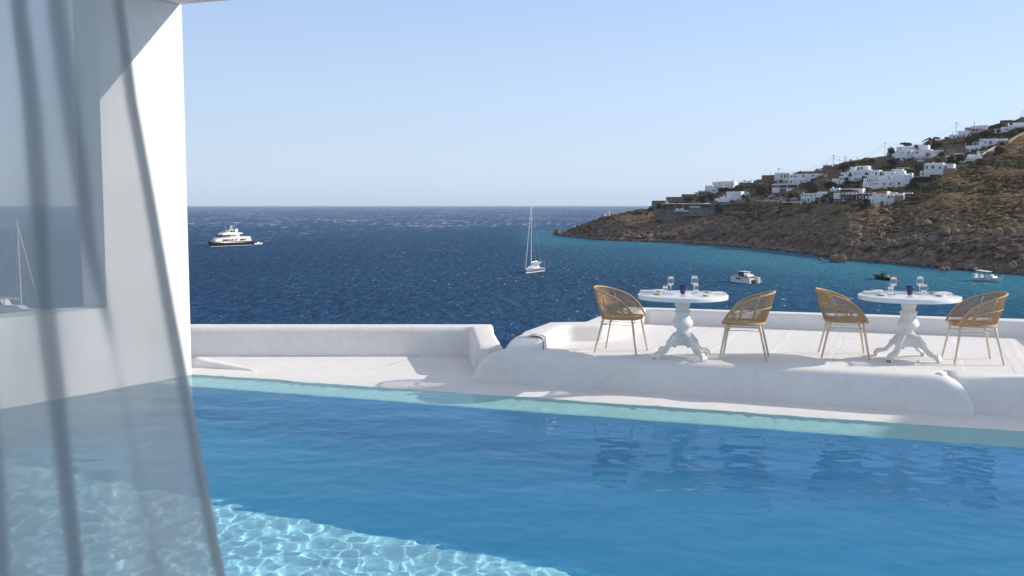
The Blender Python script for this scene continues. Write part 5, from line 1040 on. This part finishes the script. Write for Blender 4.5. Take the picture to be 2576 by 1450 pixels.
for a in (
    ('dark mass of bushes behind the flat villa roof, its left third', 1, 1350, 840, 1640, 975), ('dark bushes behind the flat villa roof, its middle', 1, 1640, 800, 1980, 985), ('dark garden bushes left of the white villa with the round chimney', 1, 1950, 720, 2260, 960),
    ('dark hedge in front of the white cubic villa', 1, 2220, 600, 2640, 720), ('garden bushes right of the white villa with the round chimney', 2, 215, 760, 370, 890), ('dark bushes on the slope below the ridge palms', 2, -20, 540, 330, 700), ('dark shrubs behind the large olive coloured tree', 2, 480, 520, 700, 640),
    ('bush in front of the round stone house', 1, 690, 1010, 835, 1140), ('green shrubs on the headland left of the round stone house', 1, 380, 1100, 680, 1210), ('low dark shrubs further left on the headland crest', 1, 60, 1195, 360, 1290), ('bright green garden shrubs left of the concrete villa', 1, 380, 1225, 500, 1300),
    ('round bush on the edge left of the arcaded house', 2, 1375, 930, 1522, 1065), ('round bush below the left arches of the arcaded house', 2, 1785, 955, 1895, 1045), ('round bush below the middle of the arcaded house', 2, 2068, 925, 2195, 1010), ('round bush below the right part of the arcaded house', 2, 2255, 885, 2348, 965), ('dark hanging bush between terraced villa and parked cars', 2, 1350, 750, 1640, 880),
    ('bush at the left corner of the low house with the pillar balustrade', 5, 285, 940, 435, 1030), ('small bush below the arcaded house, right end', 5, 48, 965, 138, 1040), ('bush below the pillar balustrade', 5, 610, 945, 810, 1015), ('lit bush below the veranda house, left', 5, 845, 920, 945, 990, 'olive'), ('lit bush below the veranda house, middle', 5, 950, 930, 1030, 990, 'olive'), ('dark bushes left of the chapel foot', 5, 1075, 950, 1290, 1080), ('large dark bush on the slope below the chapel, left', 5, 970, 1035, 1180, 1250),
    ('dark trees below the stone wall with the orange door', 5, 95, 525, 450, 700), ('garden bush below the blue shuttered house', 5, 390, 490, 525, 575), ('low dark hedge under the long white house', 5, 590, 510, 1050, 600), ('round bush in the middle garden of the cluster', 5, 885, 595, 1022, 690), ('bush on the wall beside the broad white house', 5, 1090, 675, 1235, 770), ('hedge on top of the garden wall above the chapel', 5, 1545, 655, 1950, 700),
    ('dark ivy slope right of the main white cluster, upper part', 6, 1150, 935, 1520, 1010), ('dark ivy slope right of the main white cluster, lower part', 6, 1020, 990, 1330, 1095), ('hedge row above the main white cluster', 3, 1230, 1110, 1730, 1190),
    ('golden brown round bush above the white cube house', 4, 310, 1190, 545, 1300, 'brown'), ('dark wide bush left of the vaulted church', 4, 640, 1140, 880, 1350), ('dark bush just left of the vaulted church', 4, 850, 1100, 1070, 1330), ('green hedge in front of the vaulted church', 4, 1090, 1245, 1390, 1360, 'olive'), ('tall grey green shrub right of the vaulted church', 4, 1390, 1200, 1560, 1330, 'olive'), ('large yellow green bush right of the tan retaining wall', 4, 1740, 880, 2210, 1080, 'olive'),
    ('dark bush mass under the house with the orange awning, left', 4, 1110, 640, 1330, 830), ('dark bush mass under the house with the orange awning, middle', 4, 1250, 560, 1480, 720), ('dark bush mass under the house with the orange awning, right', 4, 1450, 510, 1660, 700), ('bush behind the roof of the low house with grey windows', 4, 1650, 525, 1860, 660, 'olive'), ('round bush in front of the top right porch', 4, 1860, 535, 2030, 640), ('large golden bush on the upper right slope', 4, 2110, 440, 2400, 660, 'olive'), ('dark bush at the upper right edge', 4, 2330, 395, 2620, 560), ('dark bushes below the top left white palm garden', 4, 170, 800, 580, 900), ('dark bush behind the sunlit stone walls', 4, 735, 845, 950, 945), ('small bush in front of the low house with grey windows', 4, 1975, 780, 2105, 860), ('green brambles on the ridge slope under the utility poles', 3, 230, 1040, 560, 1190, 'olive'), ('dark bush under the third pole on the ridge', 3, 980, 900, 1200, 1010), ('bush in the garden behind the right end of the main cluster', 3, 2165, 1235, 2310, 1320)):
    lb, v, x0, y0, x1, y1 = a[:6]; tree('bush', lb, v, x0, y0, x1, y1, a[6] if len(a) > 6 else 'dark', fwd=3.0, cat='bush', group=SG)
def palm_parts(spread=1.0, n=26, seed=1):
    r_ = random.Random(seed); mb = MB()
    for i in range(n):
        a = 2 * math.pi * i / n * 1.618 * 3; el = r_.uniform(-.5, 1.2); L_ = r_.uniform(.34, .46) * spread; pts = []
        for s_ in range(6):
            q_ = s_ / 5; hr = L_ * q_ * math.cos(el * (1 - q_ * .3)); z = 1 + L_ * q_ * math.sin(el) - .28 * spread * q_ * q_
            pts.append(Vector((hr * math.cos(a), hr * math.sin(a), z)))
        sd = Vector((-math.sin(a), math.cos(a), 0)) * .035 * spread
        for s_ in range(5):
            w0 = 1.25 - s_ / 5; w1 = 1.25 - (s_ + 1) / 5
            for sg in (-1, 1): mb.add([pts[s_], pts[s_ + 1], pts[s_ + 1] + sd * sg * w1 + Vector((0, 0, -.03 * spread)), pts[s_] + sd * sg * w0 + Vector((0, 0, -.03 * spread))], [(0, 1, 2, 3)])
    me = bpy.data.meshes.new('fronds'); me.from_pydata([tuple(p) for p in mb.v], [], mb.f); me.materials.append(leafm['palm'])
    t_ = MB().tube([(0, 0, -.08), (.02, 0, .5), (0, 0, 1.0)], [.035, .026, .024], 7).ball((0, 0, .97), .045, 7, 5); m2 = bpy.data.meshes.new('trunk'); m2.from_pydata(t_.v, [], t_.f); m2.materials.append(bark); return me, m2
PALM = [palm_parts(1, 24, 3), palm_parts(1, 28, 5), palm_parts(1.9, 44, 8)]
for i, (lb, v, px, yb, yt, kind) in enumerate((
    ('small palm in front of the left annex of the concrete villa', 1, 655, 1345, 1215, 0), ('small palm right beside the first one at the concrete villa', 1, 830, 1345, 1205, 1), ('small palm in front of the open colonnade of the concrete villa', 1, 1110, 1345, 1200, 0), ('palm in front of the lower terrace of the concrete villa', 1, 1410, 1395, 1245, 1), ('palm in front of the large villa windows', 1, 1690, 1345, 1235, 0), ('palm at the right end of the villa windows', 1, 2015, 1400, 1275, 1),
    ('palm behind the flat villa roof, leftmost', 1, 1590, 965, 840, 0), ('tall thin palm sticking up above the grass roofed house', 1, 1700, 980, 745, 1), ('palm behind the flat villa roof, second from left', 1, 1805, 980, 825, 0), ('tall palm piercing the flat villa roof', 1, 1945, 1065, 885, 1), ('palm beside the round tree above the flat villa roof', 1, 2048, 1070, 955, 0), ('palm in the garden under the white cubic villa', 1, 2020, 900, 775, 1), ('lit palm in the garden right below the white cubic villa', 1, 2190, 900, 790, 0),
    ('leftmost of the five palms on the skyline', 2, 243, 575, 460, 0), ('second of the five palms on the skyline', 2, 330, 565, 430, 1), ('third of the five palms on the skyline', 2, 403, 575, 450, 0), ('fourth of the five palms on the skyline', 2, 460, 585, 450, 1), ('highest and rightmost of the five palms on the skyline', 2, 500, 470, 405, 0),
    ('palm left of the large olive coloured tree', 2, 508, 845, 660, 1), ('palm behind the flag by the large olive coloured tree', 2, 425, 800, 665, 0), ('palm in front of the white villa with the round chimney', 2, 140, 895, 755, 1), ('second palm in front of the white villa with the round chimney', 2, 190, 880, 745, 0), ('palm at the left corner garden of the villa with the round chimney', 1, 2560, 920, 800, 1),
    ('palm on the slope in front of the long veranda house', 4, 150, 1320, 1075, 1))):
    X, Yb = dpx(v, px, yb); _, Yt = dpx(v, px, yt); g_ = T(X, min(Yb, lerp(SHORE, X) - 5)); g_ = g_ + (CAM - g_).normalized() * (7 if v == 1 and yb > 1200 else 4.5); top = at_y(X, Yt, g_.y); bot = at_y(X, Yb, g_.y); h_ = (top.z - bot.z)
    e = empty('palm_tree', bot, lb, 'palm', 'palms among the houses', rz=i * 1.1); hs = h_
    for nm, me_ in zip(('fronds', 'trunk'), PALM[kind]):
        o = bpy.data.objects.new(nm, me_); col.objects.link(o); o.parent = e; o.scale = (hs * .85, hs * .85, hs)
for lb, v, px, yb, yt, hw in (('broad date palm in front of the dark square stone house', 2, 1115, 480, 345, 11), ('yellow green palm growing on the bare slope below the parked cars', 2, 685, 1300, 1210, 12), ('low spreading palm on the slope under the arcaded house', 2, 1925, 1130, 1060, 11), ('big dark date palm on the skyline at the right', 4, 270, 840, 730, 13)):
    X, Yb = dpx(v, px, yb); _, Yt = dpx(v, px, yt); g_ = T(X, Yb); g_ = g_ + (CAM - g_).normalized() * 4.5; top = at_y(X, Yt, g_.y); bot = at_y(X, Yb, g_.y); h_ = top.z - bot.z
    e = empty('date_palm', bot, lb, 'palm', 'large date palms')
    for nm, me_ in zip(('fronds', 'trunk'), PALM[2]):
        o = bpy.data.objects.new(nm, me_); col.objects.link(o); o.parent = e
        if nm == 'fronds': o.scale = (hw * .62, hw * .62, hw * .62); o.location = (0, 0, h_ - hw * .62)
        else: o.scale = (10, 10, h_)
# ---------------------------------------------------------------- cars
tyre = mat('tyre_rubber', (.01, .01, .01), .8)
def car(label, v, px, py, cm, yaw, name='parked_car', cat='car', L_=4.3, hh=1.0):
    X, Y = dpx(v, px, py); g_ = T(X, Y); g_ = g_ + (CAM - g_).normalized() * 5; e = empty(name, g_, label, cat, 'cars parked on the hillside', R(yaw), .78); l = L_ / 2
    bevel(MB().side([(-l, .3), (l, .3), (l, .75), (l * .5, .95), (-l * .95, .98)], -.85, .85).build('body', cm, e), .08, 2)
    MB().side([(-l * .9, .95), (-l * .65, 1.5 * hh), (l * .12, 1.52 * hh), (l * .48, .92)], -.72, .72).build('window_glass', K['G'], e)
    MB().side([(-l * .68, 1.47 * hh), (-l * .62, 1.56 * hh), (l * .10, 1.57 * hh), (l * .16, 1.47 * hh)], -.74, .74).build('roof', cm, e)
    for x in (-l * .62, l * .62):
        for y in (-.86, .70): o = MB().tube([(x, y, .33), (x, y + .16, .33)], .33, 10).build('wheel', tyre, e)
pc = {k_: mat('car_paint_' + k_, c_, .25, .5) for k_, c_ in (('silver', (.55, .56, .58)), ('white', (.78, .78, .78)), ('black', (.015, .015, .018)), ('navy', (.03, .035, .06)), ('grey', (.12, .13, .14)), ('maroon', (.06, .02, .025)))}
for a in (('silver car parked at the left end of the front row', 2, 662, 948, pc['silver'], 180), ('white car at the front of the parking place, left one of the two', 2, 945, 958, pc['white'], 200), ('white car at the front of the parking place, right one of the two', 2, 1075, 958, pc['white'], 205), ('dark blue car at the foot of the curved stone wall', 2, 955, 902, pc['navy'], 165, ), ('maroon car behind the dark blue one by the curved wall', 2, 1040, 880, pc['maroon'], 165), ('black car parked under the terraced villa, left one', 2, 1185, 800, pc['black'], 170), ('black car parked under the terraced villa, right one', 2, 1262, 808, pc['black'], 200), ('grey car behind the white fence, left one', 2, 1405, 925, pc['grey'], 185), ('dark grey car behind the white fence, middle one', 2, 1492, 922, pc['grey'], 190)):
    car(*a)
car('white pickup truck left of the arcaded house', 2, 1590, 912, pc['white'], 190, 'pickup_truck', 'truck', 4.8); car('small white van on the road below the gate', 5, 258, 415, pc['white'], 240, 'van', 'van', 4.4, 1.2)
building('white_fence', 'short white slatted fence at the edge of the parking place', 'fence', 2, (1330, 972), -20, [('post', 'W', 1268 + 22 * i, 932, 1274 + 22 * i, 975, 0, .12) for i in range(7)] + [('rail', 'W', 1266, 934, 1405, 942, -.1, .1), ('rail', 'W', 1266, 955, 1405, 962, -.1, .1)])
# villa furniture
X, Y = dpx(1, 1950, 1112); g_ = T(X, Y); g_ = g_ + (CAM - g_).normalized() * 5; pr_ = empty('parasol', g_, 'large white parasol on the roof terrace of the concrete villa', 'parasol'); MB().lathe([(3.3, 2.2), (3.2, 2.35), (1.6, 2.9), (.05, 3.3)], 8).build('canopy', K['W'], pr_); MB().tube([(0, 0, 0), (0, 0, 3.2)], .05, 5).build('pole', K['O'], pr_)
for xx, lb in ((1225, 'round white lounge chair on the villa terrace, left one'), (1335, 'round white lounge chair on the villa terrace, right one')):
    X, Y = dpx(1, xx, 1190); g_ = T(X, dpx(1, xx, 1380)[1]); g_ = g_ + (CAM - g_).normalized() * 6; q_ = at_y(X, Y, g_.y); e = empty('lounge_chair', q_, lb, 'chair', 'lounge chairs on the villa terrace'); MB().ball((0, 0, .7), (1.1, 1.1, .8), 10, 6).build('seat', K['W'], e, True); MB().tube([(.9 * math.cos(a), .9 * math.sin(a), 1.5) for a in [i * .6 for i in range(10)]], .12, 5).build('backrest', K['W'], e)
# flag poles
for nm, lb, v, px, yb, yt, flag in (('flagpole', 'flagpole with a blue and white flag near the parking place', 2, 450, 905, 700, True), ('flagpole', 'bare wooden pole in front of the white villa with the round chimney', 2, 140, 890, 650, False)):
    X, Yb = dpx(v, px, yb); _, Yt = dpx(v, px, yt); g_ = T(X, Yb); g_ = g_ + (CAM - g_).normalized() * 6; top = at_y(X, Yt, g_.y); h_ = top.z - g_.z; e = empty(nm, g_, lb, 'pole'); MB().tube([(0, 0, -.5), (0, 0, h_)], .09, 6).build('pole', K['W'] if flag else bark, e)
    if flag: MB().add([(-.1, 0, h_), (-3.3, 0, h_ - .3), (-2.9, 0, h_ - 2.6), (-.3, 0, h_ - 1.8)], [(0, 1, 2, 3)]).build('flag', M['bluegrey'], e)
# utility poles and cables
polem = mat('creosoted_pole', (.10, .075, .06), .9); PT = {}
for key, lb, v, px, yb, yt, cross in (
    ('a', 'utility pole with braces behind the terraced villa', 2, 1185, 235, 105, 1), ('b', 'short utility pole left of the braced one', 2, 990, 285, 200, 0), ('c', 'tall dark utility pole at the left of the ridge', 3, 130, 1085, 812, 1), ('d', 'pale thin utility pole just right of the tall dark one', 3, 287, 1065, 900, 0), ('e', 'leaning brown utility pole on the ridge, third from the left', 3, 428, 1100, 842, 0), ('f', 'small pole on the stone ridge, fourth from the left', 3, 745, 945, 858, 0), ('g', 'tiny pole on the stone ridge, fifth from the left', 3, 1048, 885, 835, 0), ('h', 'tall white utility pole beside the dark tree', 3, 1427, 860, 492, 1), ('i', 'tall utility pole above the house with the sloping roofline', 4, 862, 590, 285, 1), ('j', 'short pole behind the house with the sloping roofline', 4, 1320, 385, 258, 0), ('k', 'thin antenna pole left of the tall pole over the sloping roofline', 4, 767, 600, 497, 0), ('l', 'pole on the skyline at the far right', 4, 2514, 160, 92, 0), ('m', 'thick pole at the very right edge', 4, 2574, 165, 0, 1)):
    X, Yb = dpx(v, px, yb); X2, Yt = dpx(v, px, yt); yr = lerp(RY, X); g_ = T(X, max(Yb, yr + 2)); top = at_y(X, Yt, g_.y); h_ = top.z - g_.z; e = empty('utility_pole', g_, lb, 'utility pole', 'utility poles on the ridge')
    MB().tube([(0, 0, -2), (0, 0, h_)], [.17, .11], 6).build('pole', K['W'] if key in 'dh' else polem, e)
    if cross: MB().box((-.9, -.07, h_ - .5), (.9, .07, h_ - .3)).build('crossarm', polem, e)
    if key == 'a': MB().tube([(0, 0, h_ * .6), (2.4, 0, -1)], .10, 5).build('brace', polem, e)
    PT[key] = g_ + Vector((0, 0, h_ - .3))
cab = mat('power_cable', (.08, .08, .09), .6)
far = at_y(2700, 215, PT['m'].y + 5)
for a, b, sg, lb in (('a', 'c', 5, 'the braced pole to the tall dark pole'), ('b', 'a', 1.5, 'the short pole to the braced pole'), ('c', 'd', 2, 'the tall dark pole to the pale thin pole'), ('d', 'e', 2, 'the pale thin pole to the leaning pole'), ('e', 'f', 3.5, 'the leaning pole to the small ridge pole'), ('c', 'h', 4.5, 'the tall dark pole to the tall white pole'), ('h', 'i', 5, 'the tall white pole to the pole over the sloping roofline'), ('i', 'm', 6, 'the pole over the sloping roofline to the right edge')):
    for dz, wd_ in ((0, 'upper'), (-1.6, 'lower')):
        if dz and a in 'bde' : continue
        if dz and b == 'd': continue
        p, q = PT[a] + Vector((0, 0, dz)), PT[b] + Vector((0, 0, dz)); c_ = MB().tube([(p + (q - p) * (i / 20) - Vector((0, 0, sg * 4 * (i / 20) * (1 - i / 20)))) - p for i in range(21)], .045, 4).build('power_cable', cab); c_.location = p; tag(c_, f'{wd_} power cable sagging from {lb}', 'cable', 'power cables along the ridge')
# navigation light at the tip
p = T(1532, 545); e = empty('navigation_light', p, 'small white navigation mark on the rocks of the headland tip', 'beacon'); MB().tube([(0, -2, 0), (0, -2, 4)], .35, 6).build('post', K['W'], e); MB().ball((-3, -2, .8), 1.0, 8, 6).build('float', K['W'], e); MB().ball((3, -2, .8), 1.0, 8, 6).build('float', K['W'], e)
# ground surfaces of the parking place and road
rd = mat('pale_road', (.30, .25, .21), .9, .1)
rp__ = [(470, 962), (760, 965), (1190, 968), (1480, 975), (1740, 960), (1600, 905), (1400, 870), (1280, 825), (1130, 790), (1000, 770), (950, 800), (890, 860), (760, 930)]
V = []
for x, y in rp__: p = T(*dpx(2, x, y)); p = p + (CAM - p).normalized() * 3.0; V.append(p)
tag(obj('parking_road', V, [tuple(range(len(V)))], rd), kind='structure')
V = []
for x, y in ((2290, 250), (2420, 190), (2560, 170), (2480, 260), (2440, 330), (2500, 440), (2400, 440), (2330, 330)): p = T(*dpx(2, x, y)); p = p + (CAM - p).normalized() * 3.0; V.append(p)
tag(obj('ridge_road', V, [tuple(range(len(V)))], rd), kind='structure')

# ================================================================ AIR
hz = bpy.data.materials.new('haze_air'); hz.use_nodes = True; hz.node_tree.nodes.clear()
pv = nd(hz, 'ShaderNodeVolumePrincipled'); pv.inputs['Color'].default_value = (.78, .90, 1, 1); pv.inputs['Density'].default_value = .00006; pv.inputs['Anisotropy'].default_value = 0
lk(hz, pv.outputs[0], nd(hz, 'ShaderNodeOutputMaterial').inputs['Volume'])
hb_ = MB().box((-17000, -60, SEA - 30), (17000, 16900, 110)).build('haze', hz); tag(hb_, kind='stuff')
scene.cycles.volume_bounces = 1; scene.cycles.volume_max_steps = 64
